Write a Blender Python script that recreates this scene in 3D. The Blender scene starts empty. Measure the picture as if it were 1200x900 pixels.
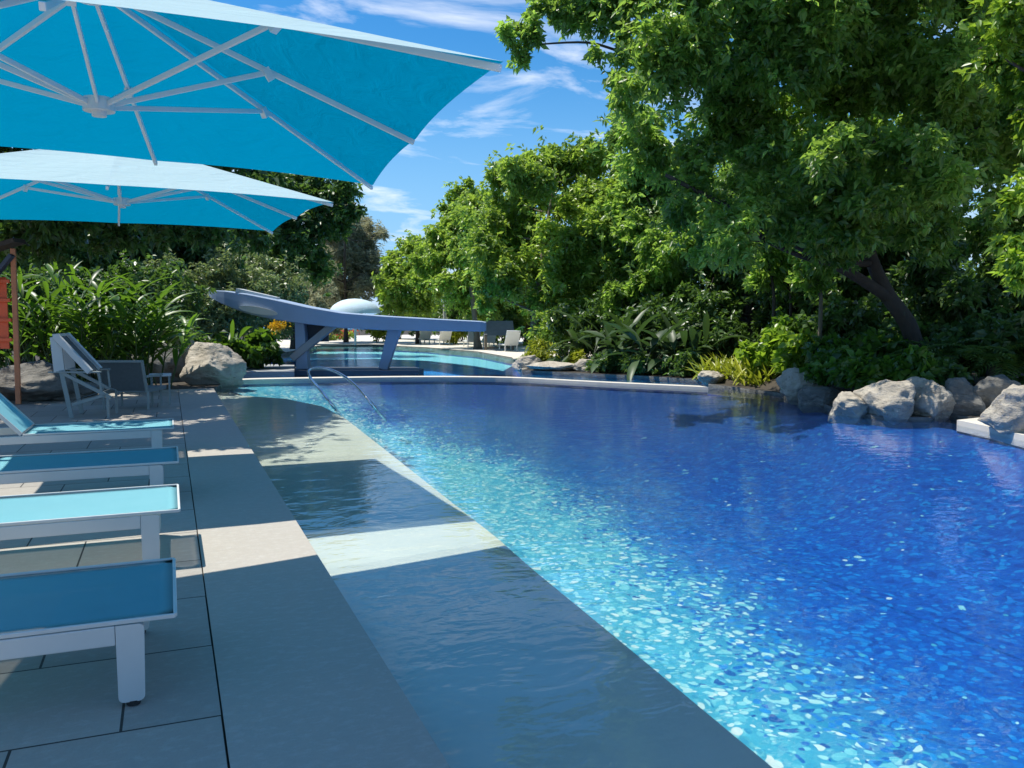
import bpy, bmesh, math, random
import numpy as np
from mathutils import Vector, Matrix, noise
from mathutils.geometry import tessellate_polygon
random.seed(7); RNG = np.random.default_rng(11)
S = bpy.context.scene; COL = S.collection
R = math.radians
# ------------------------------------------------------------------ camera frame (used to measure the place)
F, CX, CY, VPX, HOR, HC = 1000., 600., 450., 197., 370., 1.25
PITCH = math.atan((CY-HOR)/F)
YAW = math.atan(-(VPX-CX)/math.hypot(F, CY-HOR))
cp, sp = math.cos(PITCH), math.sin(PITCH)
FW = Vector((math.sin(YAW)*cp, math.cos(YAW)*cp, -sp)); RT = Vector((math.cos(YAW), -math.sin(YAW), 0)); UP = RT.cross(FW)
def ray(x, y): return FW + RT*((x-CX)/F) - UP*((y-CY)/F)
def at(x, y, z=0.):                      # photo pixel on the horizontal plane z
    d = ray(x, y); t = (z-HC)/d.z
    return Vector((d.x*t, d.y*t, z))
def P(x, y, dist):                       # photo pixel at a distance
    return ray(x, y)*dist + Vector((0, 0, HC))
def G(x, dist, z=0.):                    # point on the ground in a photo column at a distance
    p = P(x, HOR, dist); p.z = z; return p
# ------------------------------------------------------------------ materials
def mat(name):
    m = bpy.data.materials.new(name); m.use_nodes = True
    nt = m.node_tree; nt.nodes.clear()
    return m, nt, nt.nodes.new('ShaderNodeOutputMaterial')
def N(nt, t, **kw):
    n = nt.nodes.new(t)
    for k, v in kw.items():
        if k in n.inputs.keys(): n.inputs[k].default_value = v
        else: setattr(n, k, v)
    return n
def mix(nt, fac, a, b, mode='MIX'):
    n = nt.nodes.new('ShaderNodeMix'); n.data_type = 'RGBA'; n.blend_type = mode
    for i, v in ((0, fac), (6, a), (7, b)):
        if hasattr(v, 'is_output'): nt.links.new(v, n.inputs[i])
        elif i == 0: n.inputs[0].default_value = v
        else: n.inputs[i].default_value = (*v, 1) if len(v) == 3 else v
    return n.outputs[2]
def math_(nt, op, a, b=0., c=None):
    n = nt.nodes.new('ShaderNodeMath'); n.operation = op
    for i, v in enumerate((a, b, c)):
        if v is None: continue
        if hasattr(v, 'is_output'): nt.links.new(v, n.inputs[i])
        else: n.inputs[i].default_value = v
    return n.outputs[0]
def ramp(nt, fac, stops):
    n = nt.nodes.new('ShaderNodeValToRGB')
    while len(n.color_ramp.elements) < len(stops): n.color_ramp.elements.new(0.5)
    for e, (p, c) in zip(n.color_ramp.elements, stops):
        e.position = p; e.color = (*c, 1) if len(c) == 3 else c
    nt.links.new(fac, n.inputs[0]); return n.outputs[0]
def coords(nt, scale=(1, 1, 1), kind='Object', loc=(0, 0, 0)):
    t = nt.nodes.new('ShaderNodeTexCoord'); m = nt.nodes.new('ShaderNodeMapping')
    m.inputs['Scale'].default_value = scale; m.inputs['Location'].default_value = loc
    nt.links.new(t.outputs[kind], m.inputs[0]); return m.outputs[0]
def noise_(nt, vec, scale, detail=4, rough=.55, dist=0.):
    n = N(nt, 'ShaderNodeTexNoise', Scale=scale, Detail=detail, Roughness=rough, Distortion=dist)
    nt.links.new(vec, n.inputs['Vector']); return n.outputs[0]
def bump(nt, h, strength, dist=.02):
    b = N(nt, 'ShaderNodeBump', Strength=strength, Distance=dist); nt.links.new(h, b.inputs['Height']); return b.outputs[0]
def plain(name, col, rough=.5, var=.12, scale=6., metal=0., bmp=0., spec=.5, bscale=60.):
    m, nt, out = mat(name); v = coords(nt)
    n = noise_(nt, v, scale, 5)
    c = mix(nt, n, tuple(x*(1-var) for x in col), tuple(min(1, x*(1+var)) for x in col))
    p = N(nt, 'ShaderNodeBsdfPrincipled', Roughness=rough, Metallic=metal)
    p.inputs['Specular IOR Level'].default_value = spec
    nt.links.new(c, p.inputs['Base Color'])
    r = math_(nt, 'MULTIPLY_ADD', n, .25, rough-.12); nt.links.new(r, p.inputs['Roughness'])
    if bmp: nt.links.new(bump(nt, noise_(nt, v, bscale, 6), bmp, .01), p.inputs['Normal'])
    nt.links.new(p.outputs[0], out.inputs[0]); return m
def foliage(name, dark, light, trans, tw=.35, rough=.36, spec=.6):
    m, nt, out = mat(name)
    a = N(nt, 'ShaderNodeAttribute', attribute_name='tint')
    geo = nt.nodes.new('ShaderNodeNewGeometry')
    f = math_(nt, 'ADD', math_(nt, 'MULTIPLY', a.outputs['Fac'], .75), math_(nt, 'MULTIPLY', geo.outputs['Random Per Island'], .25))
    c = mix(nt, f, dark, light)
    p = N(nt, 'ShaderNodeBsdfPrincipled', Roughness=rough); p.inputs['Specular IOR Level'].default_value = spec
    nt.links.new(c, p.inputs['Base Color'])
    t = N(nt, 'ShaderNodeBsdfTranslucent'); nt.links.new(mix(nt, f, tuple(x*.6 for x in trans), trans), t.inputs[0])
    s = N(nt, 'ShaderNodeMixShader', Fac=tw); nt.links.new(p.outputs[0], s.inputs[1]); nt.links.new(t.outputs[0], s.inputs[2])
    nt.links.new(s.outputs[0], out.inputs[0]); return m

M = {}
M['leaf_big'] = foliage('leaf_big_tree', (.035, .095, .018), (.27, .40, .08), (.52, .82, .11), .47)
M['leaf_fresh'] = foliage('leaf_fresh', (.10, .2, .02), (.25, .38, .04), (.46, .7, .05), .45)
M['leaf_mid'] = foliage('leaf_mid_tree', (.08, .17, .022), (.36, .46, .09), (.55, .80, .09), .46)
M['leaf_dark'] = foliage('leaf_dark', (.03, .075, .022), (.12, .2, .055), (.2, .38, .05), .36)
M['leaf_olive'] = foliage('leaf_olive', (.28, .28, .18), (.5, .5, .34), (.5, .5, .28), .42, .6, .2)
M['leaf_grey'] = foliage('leaf_grey_green', (.10, .15, .045), (.34, .38, .17), (.32, .44, .12), .34)
M['leaf_ginger'] = foliage('leaf_ginger', (.018, .058, .012), (.105, .215, .022), (.22, .44, .03), .38, .4)
M['leaf_paddle'] = foliage('leaf_paddle', (.018, .045, .018), (.09, .14, .055), (.1, .2, .04), .25, .42, .35)
M['leaf_croton'] = foliage('leaf_croton', (.2, .27, .025), (.46, .46, .04), (.5, .58, .04), .38)
M['leaf_sedge'] = foliage('leaf_fern', (.04, .09, .02), (.15, .23, .04), (.2, .38, .04), .32)
M['petal_yellow'] = foliage('petal_yellow', (.7, .38, .01), (.85, .55, .02), (.8, .5, .02), .3)
M['petal_red'] = foliage('petal_red', (.45, .05, .03), (.7, .18, .1), (.6, .1, .05), .3)
M['bark'] = plain('bark', (.055, .043, .034), .9, .5, 9, bmp=.8, bscale=22)
M['bark_pale'] = plain('bark_pale', (.17, .14, .1), .9, .4, 9, bmp=.7, bscale=22)
M['stem'] = plain('green_stem', (.05, .09, .025), .6, .3, 8)
M['soil'] = plain('soil', (.05, .04, .028), .95, .5, 3, bmp=.8, bscale=18)
M['alu'] = plain('painted_aluminium', (.74, .76, .78), .45, .05, 5)
M['white_metal'] = plain('white_powdercoat', (.60, .62, .60), .4, .07, 7, bmp=.03, bscale=300)
M['grey_metal'] = plain('grey_green_metal', (.26, .31, .30), .45, .12, 7)
M['black_rubber'] = plain('black_rubber', (.02, .02, .02), .7)
M['chrome'] = plain('stainless_steel', (.72, .73, .74), .16, .05, 8, metal=1.)
M['slate'] = plain('blue_grey_concrete', (.28, .37, .50), .7, .16, 2.2, bmp=.15, bscale=30)
M['slate_dark'] = plain('dark_grey_panel', (.05, .065, .09), .6, .2, 3)
M['concrete'] = plain('grey_concrete', (.3, .31, .31), .8, .2, 3, bmp=.3, bscale=40)
M['stone_pale'] = plain('pale_stone', (.62, .58, .50), .75, .14, 5, bmp=.25, bscale=60)
M['red_paint'] = plain('red_paint', (.88, .12, .035), .5, .3, 6, bmp=.2, bscale=25)
M['rust_paint'] = plain('rust_orange_paint', (.68, .24, .11), .6, .4, 6, bmp=.2, bscale=25)
M['blue_wall'] = plain('blue_wall_paint', (.1, .3, .5), .7, .15, 2)
M['wicker'] = plain('grey_woven_sling', (.2, .235, .24), .7, .2, 30, bmp=.5, bscale=180)

def fabric_mat():
    m, nt, out = mat('turquoise_canvas'); v = coords(nt)
    n = noise_(nt, v, 2.2, 4)
    wv = N(nt, 'ShaderNodeTexNoise', Scale=260., Detail=2.); nt.links.new(v, wv.inputs['Vector'])
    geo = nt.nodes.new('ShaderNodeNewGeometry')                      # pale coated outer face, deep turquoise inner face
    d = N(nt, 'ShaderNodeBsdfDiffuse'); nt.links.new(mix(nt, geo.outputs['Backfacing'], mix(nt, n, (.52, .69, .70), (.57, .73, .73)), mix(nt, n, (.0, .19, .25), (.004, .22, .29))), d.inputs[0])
    t = N(nt, 'ShaderNodeBsdfTranslucent'); nt.links.new(mix(nt, n, (.0, .27, .50), (.0, .30, .54)), t.inputs[0])
    wr = noise_(nt, coords(nt, (1.2, 1.2, 5)), 3.4, 4, .55, 1.2)                # soft creases of stretched cloth
    b = bump(nt, math_(nt, 'ADD', math_(nt, 'MULTIPLY', wv.outputs[0], .04), wr), .5, .03); nt.links.new(b, d.inputs['Normal']); nt.links.new(b, t.inputs['Normal'])
    s = N(nt, 'ShaderNodeMixShader', Fac=.36); nt.links.new(d.outputs[0], s.inputs[1]); nt.links.new(t.outputs[0], s.inputs[2])
    nt.links.new(s.outputs[0], out.inputs[0]); return m
M['canvas'] = fabric_mat()
def sling_mat():
    m, nt, out = mat('turquoise_sling'); v = coords(nt)
    w = N(nt, 'ShaderNodeTexWave', Scale=120., Distortion=.4); nt.links.new(v, w.inputs['Vector'])
    n = noise_(nt, v, 5, 4)
    p = N(nt, 'ShaderNodeBsdfPrincipled', Roughness=.9); p.inputs['Specular IOR Level'].default_value = .15
    c = mix(nt, math_(nt, 'MULTIPLY', w.outputs['Fac'], .22), mix(nt, n, (.22, .53, .60), (.27, .58, .65)), (.13, .44, .51))
    nt.links.new(c, p.inputs['Base Color']); nt.links.new(bump(nt, w.outputs['Fac'], .25, .002), p.inputs['Normal'])
    t = nt.nodes.new('ShaderNodeBsdfTransparent'); s = N(nt, 'ShaderNodeMixShader')
    lw = N(nt, 'ShaderNodeLayerWeight', Blend=.5)                       # an open weave: seen slantwise it closes up
    op = math_(nt, 'POWER', math_(nt, 'SUBTRACT', 1., lw.outputs['Facing']), 4.); nt.links.new(math_(nt, 'MULTIPLY', op, .6), s.inputs[0])
    nt.links.new(p.outputs[0], s.inputs[1]); nt.links.new(t.outputs[0], s.inputs[2]); nt.links.new(s.outputs[0], out.inputs[0]); return m
M['sling'] = sling_mat()
def paver_mat(name, joints):
    m, nt, out = mat(name); v = coords(nt)
    n1 = noise_(nt, v, 1.3, 5); n2 = noise_(nt, v, 34, 6, .65); n3 = noise_(nt, coords(nt, (1, 1.7, 1)), 16, 7, .75)
    c = mix(nt, n1, (.39, .355, .295), (.47, .43, .365))
    c = mix(nt, ramp(nt, n2, [(.35, (0, 0, 0)), (.7, (1, 1, 1))]), c, (.64, .59, .52)) if False else mix(nt, math_(nt, 'MULTIPLY', n2, .5), c, (.30, .275, .24))
    c = mix(nt, ramp(nt, n3, [(.5, (0, 0, 0)), (.68, (.6, .6, .6))]), c, (.50, .475, .42))
    h = math_(nt, 'ADD', n2, math_(nt, 'MULTIPLY', n3, .7))
    if joints:
        b = N(nt, 'ShaderNodeTexBrick', offset=.5, offset_frequency=2, squash=1.)
        for k, x in (('Scale', 1.), ('Mortar Size', .0045), ('Mortar Smooth', .1), ('Brick Width', .58), ('Row Height', .616), ('Bias', 0.)): b.inputs[k].default_value = x
        b.inputs['Color1'].default_value = (.76, .76, .77, 1); b.inputs['Color2'].default_value = (1, 1, 1, 1); b.inputs['Mortar'].default_value = (.09, .09, .09, 1)
        nt.links.new(coords(nt, loc=(-.12+.29+.58*20, -2.74+.616*21, 0)), b.inputs['Vector'])
        c = mix(nt, 1., c, b.outputs['Color'], 'MULTIPLY')
        h = math_(nt, 'SUBTRACT', h, math_(nt, 'MULTIPLY', b.outputs['Fac'], 3.))
    p = N(nt, 'ShaderNodeBsdfPrincipled', Roughness=.72)
    nt.links.new(c, p.inputs['Base Color']); nt.links.new(bump(nt, h, .45, .006), p.inputs['Normal'])
    nt.links.new(p.outputs[0], out.inputs[0]); return m
M['paver'] = paver_mat('stone_pavers', True); M['coping'] = paver_mat('stone_coping', False)
def shelf_mat():
    m, nt, out = mat('shelf_plaster'); v = coords(nt)
    n1 = noise_(nt, v, 1.1, 6, .6, .4); n2 = noise_(nt, v, 30, 5)
    c = mix(nt, ramp(nt, n1, [(.3, (0, 0, 0)), (.7, (1, 1, 1))]), (.57, .59, .48), (.71, .71, .59))
    c = mix(nt, math_(nt, 'MULTIPLY', n2, .35), c, (.62, .62, .5))
    p = N(nt, 'ShaderNodeBsdfPrincipled', Roughness=.8); nt.links.new(c, p.inputs['Base Color']); nt.links.new(p.outputs[0], out.inputs[0]); return m
M['shelf'] = shelf_mat()
def ripple_mosaic_mat():
    """tiled floor with painted ripple glints: pale aqua flakes by the ledge, thinning out into deep blue ones"""
    m, nt, out = mat('pool_ripple_mosaic')
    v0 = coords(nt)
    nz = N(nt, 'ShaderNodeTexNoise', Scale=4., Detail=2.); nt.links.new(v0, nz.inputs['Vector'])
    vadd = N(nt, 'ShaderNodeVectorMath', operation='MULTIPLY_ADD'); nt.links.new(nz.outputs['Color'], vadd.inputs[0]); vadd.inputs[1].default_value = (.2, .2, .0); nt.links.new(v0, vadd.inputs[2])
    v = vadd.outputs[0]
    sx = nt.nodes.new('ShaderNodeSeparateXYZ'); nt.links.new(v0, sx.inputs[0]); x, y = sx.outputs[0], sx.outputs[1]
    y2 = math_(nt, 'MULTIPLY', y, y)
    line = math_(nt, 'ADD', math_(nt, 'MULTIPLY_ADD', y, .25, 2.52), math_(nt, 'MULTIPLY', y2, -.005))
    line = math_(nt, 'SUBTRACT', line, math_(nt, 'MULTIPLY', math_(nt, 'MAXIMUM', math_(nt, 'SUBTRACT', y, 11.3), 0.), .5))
    d = math_(nt, 'SUBTRACT', x, line)                                   # metres past the line where half the flakes are pale
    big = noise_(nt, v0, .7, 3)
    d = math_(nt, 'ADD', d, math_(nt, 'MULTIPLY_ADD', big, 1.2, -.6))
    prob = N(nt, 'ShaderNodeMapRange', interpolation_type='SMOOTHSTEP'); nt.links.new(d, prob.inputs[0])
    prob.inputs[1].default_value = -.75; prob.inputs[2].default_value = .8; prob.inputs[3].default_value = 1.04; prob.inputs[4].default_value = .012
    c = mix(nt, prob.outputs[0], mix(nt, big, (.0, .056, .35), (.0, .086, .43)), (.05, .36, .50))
    for sc_, lo_, hi_, off in ((25., .34, .52, 9.1), (12.5, .42, .56, 0.), (17., .38, .52, 3.7)):  # flakes paint the ripple-broken look of the water into the floor colour
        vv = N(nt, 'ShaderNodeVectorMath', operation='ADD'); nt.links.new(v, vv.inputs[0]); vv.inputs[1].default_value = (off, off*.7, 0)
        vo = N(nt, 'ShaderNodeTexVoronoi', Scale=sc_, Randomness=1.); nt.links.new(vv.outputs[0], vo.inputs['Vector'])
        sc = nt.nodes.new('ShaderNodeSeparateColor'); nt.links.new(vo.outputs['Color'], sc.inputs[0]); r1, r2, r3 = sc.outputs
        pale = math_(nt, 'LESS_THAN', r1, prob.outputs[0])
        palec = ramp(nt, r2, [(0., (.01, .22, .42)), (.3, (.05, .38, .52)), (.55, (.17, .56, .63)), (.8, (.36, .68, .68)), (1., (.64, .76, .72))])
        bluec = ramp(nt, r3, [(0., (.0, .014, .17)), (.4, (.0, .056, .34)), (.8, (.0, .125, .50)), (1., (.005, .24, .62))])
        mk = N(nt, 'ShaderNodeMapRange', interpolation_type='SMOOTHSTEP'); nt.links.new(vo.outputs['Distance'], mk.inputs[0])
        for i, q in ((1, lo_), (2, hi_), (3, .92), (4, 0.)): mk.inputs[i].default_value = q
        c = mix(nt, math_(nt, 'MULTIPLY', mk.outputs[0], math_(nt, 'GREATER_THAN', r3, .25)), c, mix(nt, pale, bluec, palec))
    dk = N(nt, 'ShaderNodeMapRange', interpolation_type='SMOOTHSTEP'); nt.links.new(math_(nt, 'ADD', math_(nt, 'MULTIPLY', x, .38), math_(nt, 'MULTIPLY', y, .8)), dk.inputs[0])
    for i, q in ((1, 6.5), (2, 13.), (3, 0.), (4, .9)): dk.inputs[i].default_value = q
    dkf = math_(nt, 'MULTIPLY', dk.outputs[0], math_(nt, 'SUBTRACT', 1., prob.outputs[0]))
    c = mix(nt, dkf, c, (.0, .034, .17))                              # the far water's darkness painted into the floor colour
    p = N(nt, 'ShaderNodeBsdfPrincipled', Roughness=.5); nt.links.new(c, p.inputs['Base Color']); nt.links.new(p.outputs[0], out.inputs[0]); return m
M['ripple_mosaic'] = ripple_mosaic_mat()
M['lagoon'] = plain('lagoon_tiles', (.01, .24, .66), .5, .25, 2)
M['wall_tile'] = plain('deep_blue_wall_tiles', (.002, .05, .33), .5, .3, 3)
M['lagoon_pale'] = plain('lagoon_shallows', (.25, .72, .78), .5, .15, 2)
def water_mat():
    m, nt, out = mat('pool_water')
    v = coords(nt); va = coords(nt, (1., 1.5, 1))
    h = math_(nt, 'ADD', noise_(nt, va, 3.2, 3, .5, .6), math_(nt, 'MULTIPLY', noise_(nt, va, 9, 2, .5, .4), .28))
    b = bump(nt, h, .27, .022)
    fr = N(nt, 'ShaderNodeFresnel', IOR=1.38); nt.links.new(b, fr.inputs['Normal'])
    g = N(nt, 'ShaderNodeBsdfGlossy', Roughness=.03); nt.links.new(b, g.inputs['Normal'])
    rf = N(nt, 'ShaderNodeBsdfRefraction', Roughness=0., IOR=1.18); nt.links.new(bump(nt, h, .9, .03), rf.inputs['Normal'])
    rf.inputs['Color'].default_value = (.9, .98, 1, 1)
    t = N(nt, 'ShaderNodeBsdfTransparent'); t.inputs[0].default_value = (.95, .995, 1., 1)
    s0 = N(nt, 'ShaderNodeMixShader', Fac=.14); nt.links.new(t.outputs[0], s0.inputs[1]); nt.links.new(rf.outputs[0], s0.inputs[2])
    s = N(nt, 'ShaderNodeMixShader'); nt.links.new(math_(nt, 'MINIMUM', math_(nt, 'MULTIPLY', fr.outputs[0], 1.3), .38), s.inputs[0]); nt.links.new(s0.outputs[0], s.inputs[1]); nt.links.new(g.outputs[0], s.inputs[2])
    nt.links.new(s.outputs[0], out.inputs[0]); return m
M['water'] = water_mat()
def sea_mat():
    m, nt, out = mat('sea_water'); v = coords(nt)
    p = N(nt, 'ShaderNodeBsdfPrincipled', Roughness=.25); p.inputs['Base Color'].default_value = (.03, .16, .3, 1)
    nt.links.new(bump(nt, noise_(nt, v, .6, 5), .6, .3), p.inputs['Normal']); nt.links.new(p.outputs[0], out.inputs[0]); return m
M['sea'] = sea_mat()
def rock_mat(name, lo, hi):
    m, nt, out = mat(name); v = coords(nt)
    n1 = noise_(nt, v, 2.4, 8, .65, .6); n2 = noise_(nt, coords(nt, (1, 1, 3)), 9, 8, .7)
    c = mix(nt, ramp(nt, n1, [(.32, (0, 0, 0)), (.68, (1, 1, 1))]), lo, hi)
    c = mix(nt, ramp(nt, n2, [(.56, (0, 0, 0)), (.68, (.8, .8, .8))]), c, tuple(x*.45 for x in lo))
    p = N(nt, 'ShaderNodeBsdfPrincipled', Roughness=.88); nt.links.new(c, p.inputs['Base Color'])
    nt.links.new(bump(nt, math_(nt, 'ADD', n1, n2), .9, .05), p.inputs['Normal']); nt.links.new(p.outputs[0], out.inputs[0]); return m
M['rock'] = rock_mat('limestone', (.34, .30, .235), (.58, .53, .44)); M['rock_dark'] = rock_mat('dark_shaded_rock', (.13, .125, .11), (.27, .26, .23))  # darker copy of the limestone, shade put into its colour; pool rim uses it

# ------------------------------------------------------------------ object helpers
def tag(o, label=None, cat=None, group=None, kind=None):
    for k, v in (('label', label), ('category', cat), ('group', group), ('kind', kind)):
        if v: o[k] = v
    return o
def empty(name, loc, label, cat, group=None, rz=0.):
    o = bpy.data.objects.new(name, None); COL.objects.link(o); o.location = loc; o.rotation_euler.z = rz
    o.empty_display_size = .2
    return tag(o, label, cat, group)
def link(name, me, m, parent=None, smooth=False, world=True):
    o = bpy.data.objects.new(name, me); COL.objects.link(o)
    if m is not None: me.materials.append(m)
    if smooth: me.polygons.foreach_set('use_smooth', [True]*len(me.polygons))
    if parent is not None:
        o.parent = parent
        if world:                                       # geometry given in world space: bring it to the parent's
            q = parent; mw = Matrix.Identity(4)
            while q is not None: mw = q.matrix_basis @ mw; q = q.parent
            me.transform(mw.inverted())
    return o
class MB:
    def __init__(s): s.bm = bmesh.new()
    def box(s, lo, hi, bev=0., rot=None, piv=None):
        lo, hi = Vector(lo), Vector(hi); r = bmesh.ops.create_cube(s.bm, size=1.); vs = r['verts']
        for v in vs: v.co = Vector((lo.x+(v.co.x+.5)*(hi.x-lo.x), lo.y+(v.co.y+.5)*(hi.y-lo.y), lo.z+(v.co.z+.5)*(hi.z-lo.z)))
        if bev:
            es = list({e for v in vs for e in v.link_edges})
            vs = [v for v in bmesh.ops.bevel(s.bm, geom=es, offset=bev, segments=2, affect='EDGES', profile=.5)['verts']]
        if rot is not None:
            for v in vs: v.co = piv + rot @ (v.co-piv)
        return s
    def bar(s, a, b, w, h=None, up=(0, 0, 1), w2=None, h2=None, bev=0.):
        a, b = Vector(a), Vector(b); h = h or w; w2 = w2 or w; h2 = h2 or h
        d = (b-a).normalized(); u = Vector(up)
        if abs(d.dot(u)) > .98: u = Vector((0, 1, 0))
        sd = d.cross(u).normalized(); u = sd.cross(d).normalized()
        vs = [s.bm.verts.new(p+sd*(i*ww/2)+u*(j*hh/2)) for p, ww, hh in ((a, w, h), (b, w2, h2)) for i, j in ((-1, -1), (1, -1), (1, 1), (-1, 1))]
        fs = [s.bm.faces.new([vs[i] for i in q]) for q in ((3, 2, 1, 0), (4, 5, 6, 7), (0, 1, 5, 4), (1, 2, 6, 5), (2, 3, 7, 6), (3, 0, 4, 7))]
        if bev: bmesh.ops.bevel(s.bm, geom=list({e for f in fs for e in f.edges}), offset=bev, segments=2, affect='EDGES', profile=.5)
        return s
    def tube(s, pts, rad, n=10, caps=True):
        pts = [Vector(p) for p in pts]; rad = rad if hasattr(rad, '__len__') else [rad]*len(pts)
        rings = []; ref = None
        for i, p in enumerate(pts):
            t = (pts[min(i+1, len(pts)-1)]-pts[max(i-1, 0)]).normalized()
            if ref is None: ref = t.orthogonal().normalized()
            ref = (ref - t*ref.dot(t)).normalized(); bi = t.cross(ref)
            rings.append([s.bm.verts.new(p+(ref*math.cos(2*math.pi*k/n)+bi*math.sin(2*math.pi*k/n))*rad[i]) for k in range(n)])
        for A, B in zip(rings, rings[1:]):
            for k in range(n): s.bm.faces.new((A[k], A[(k+1) % n], B[(k+1) % n], B[k]))
        if caps: s.bm.faces.new(rings[0][::-1]); s.bm.faces.new(rings[-1])
        return s
    def prism(s, poly, z0, z1):
        b = [s.bm.verts.new((p[0], p[1], z0)) for p in poly]; t = [s.bm.verts.new((p[0], p[1], z1)) for p in poly]
        n = len(poly); s.bm.faces.new(b[::-1]); s.bm.faces.new(t)
        for i in range(n): s.bm.faces.new((b[i], b[(i+1) % n], t[(i+1) % n], t[i]))
        return s
    def build(s, name, m, parent=None, smooth=False, world=True):
        bmesh.ops.recalc_face_normals(s.bm, faces=s.bm.faces)
        me = bpy.data.meshes.new(name); s.bm.to_mesh(me); s.bm.free()
        return link(name, me, m, parent, smooth, world)
def smooth_path(pts, n=6):
    pts = [Vector(p) for p in pts]; out = []
    for i in range(len(pts)-1):
        p0, p1, p2, p3 = pts[max(i-1, 0)], pts[i], pts[i+1], pts[min(i+2, len(pts)-1)]
        for k in range(n):
            t = k/n
            out.append(.5*((2*p1)+(p2-p0)*t+(2*p0-5*p1+4*p2-p3)*t*t+(3*p1-p0-3*p2+p3)*t**3))
    out.append(pts[-1]); return out
def mesh_np(name, V, Fc, tint, m, parent, smooth=False):
    """one mesh out of numpy arrays: V (n,3), Fc (k,3 or 4), tint per vertex"""
    me = bpy.data.meshes.new(name); k = Fc.shape[1]
    me.vertices.add(len(V)); me.vertices.foreach_set('co', V.astype(np.float32).ravel())
    me.loops.add(Fc.size); me.loops.foreach_set('vertex_index', Fc.astype(np.int32).ravel())
    me.polygons.add(len(Fc)); me.polygons.foreach_set('loop_start', np.arange(0, Fc.size, k, dtype=np.int32))
    me.update(calc_edges=True)
    a = me.attributes.new('tint', 'FLOAT', 'POINT'); a.data.foreach_set('value', np.clip(tint, 0, 1).astype(np.float32))
    return link(name, me, m, parent, smooth)
def unit(a): return a/np.maximum(np.linalg.norm(a, axis=-1, keepdims=True), 1e-9)
def lump(p, f=1.):
    x, y, z = (p*f).T
    return (np.sin(1.7*x+1.3*z+.5)+np.sin(2.1*y-1.1*x+1.9)+np.sin(2.3*z+1.6*y)+np.sin(3.9*x+2.9*y+3.1*z))/4
def kite_leaves(base, d, L, W, tint, fold=.22, droop=.15):
    n = len(base); r = RNG.normal(size=(n, 3))*.9; r[:, 2] += .45
    side = unit(np.cross(d, r)); nr = np.cross(side, d); L = L[:, None]; W = W[:, None]
    tip = base+d*L; tip[:, 2] -= droop*L[:, 0]
    V = np.stack([base, base+d*L*.45+side*W/2+nr*W*fold, tip, base+d*L*.45-side*W/2+nr*W*fold], 1).reshape(-1, 3)
    i = np.arange(n)[:, None]*4
    Fc = np.concatenate([i+np.array([[0, 1, 2]]), i+np.array([[0, 2, 3]])], 1).reshape(-1, 3)
    return V, Fc, np.repeat(tint, 4)
def crown_mesh(blobs, ntips, leaf, per=8, shell=.3, flat=.85, gap=-.25, clump=.35, axis_up=.5, wide=.44, tint_bias=0.):
    """blobs: (centre, radius). Twig tips crowd the outer part of each lobe; each tip carries a whorl of leaves."""
    sub, subt = [], []
    for c, r in blobs:                                     # every lobe is a bunch of smaller, uneven sprays
        for q in range(12):
            o = Vector((random.gauss(0, 1), random.gauss(0, 1), random.gauss(0, 1))).normalized()*r*random.uniform(.2, 1.02)
            sub.append((Vector(c)+o, r*random.uniform(.2, .52))); subt.append(random.gauss(0, .27))
    C = np.array([tuple(c) for c, r in sub]); Rr = np.array([r for c, r in sub])
    w = Rr**2.1; w /= w.sum(); k = RNG.choice(len(C), size=int(ntips*1.6), p=w)
    dv = unit(RNG.normal(size=(len(k), 3))); rr = Rr[k]*(shell+(1-shell)*RNG.random(len(k)))**(.5)
    rr *= 1+.22*lump(dv*2.+k[:, None]*1.7, 1.6)
    off = dv*rr[:, None]; off[:, 2] *= flat
    pts = C[k]+off
    stray = RNG.random(len(pts)) < .22; pts = pts + RNG.normal(size=pts.shape)*(stray[:, None]*Rr[k][:, None]*.62)
    keep = lump(pts, 1.0/clump) > gap
    pts, dv, k = pts[keep][:ntips], dv[keep][:ntips], k[keep][:ntips]
    n = len(pts); ax = unit(dv*.95+np.array([0, 0, axis_up])+RNG.normal(size=(n, 3))*.35)
    t = .5+.25*lump(pts, .9)+np.array(subt)[k]+RNG.normal(size=n)*.14+tint_bias
    A = np.repeat(ax, per, 0); B = np.repeat(pts, per, 0); T = np.repeat(t, per)
    q = RNG.normal(size=(n*per, 3)); q = unit(q-A*(q*A).sum(1, keepdims=True))
    d = unit(A*(.1+.6*RNG.random((n*per, 1)))+q+RNG.normal(size=(n*per, 3))*.3); d[:, 2] -= .25; d = unit(d)
    B = B - A*(RNG.random((n*per, 1))*leaf*.9) + RNG.normal(size=B.shape)*leaf*.12
    L = leaf*(.7+.6*RNG.random(n*per)); W = L*wide*(.8+.4*RNG.random(n*per))
    return kite_leaves(B, d, L, W, T+RNG.normal(size=n*per)*.07)
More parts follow.
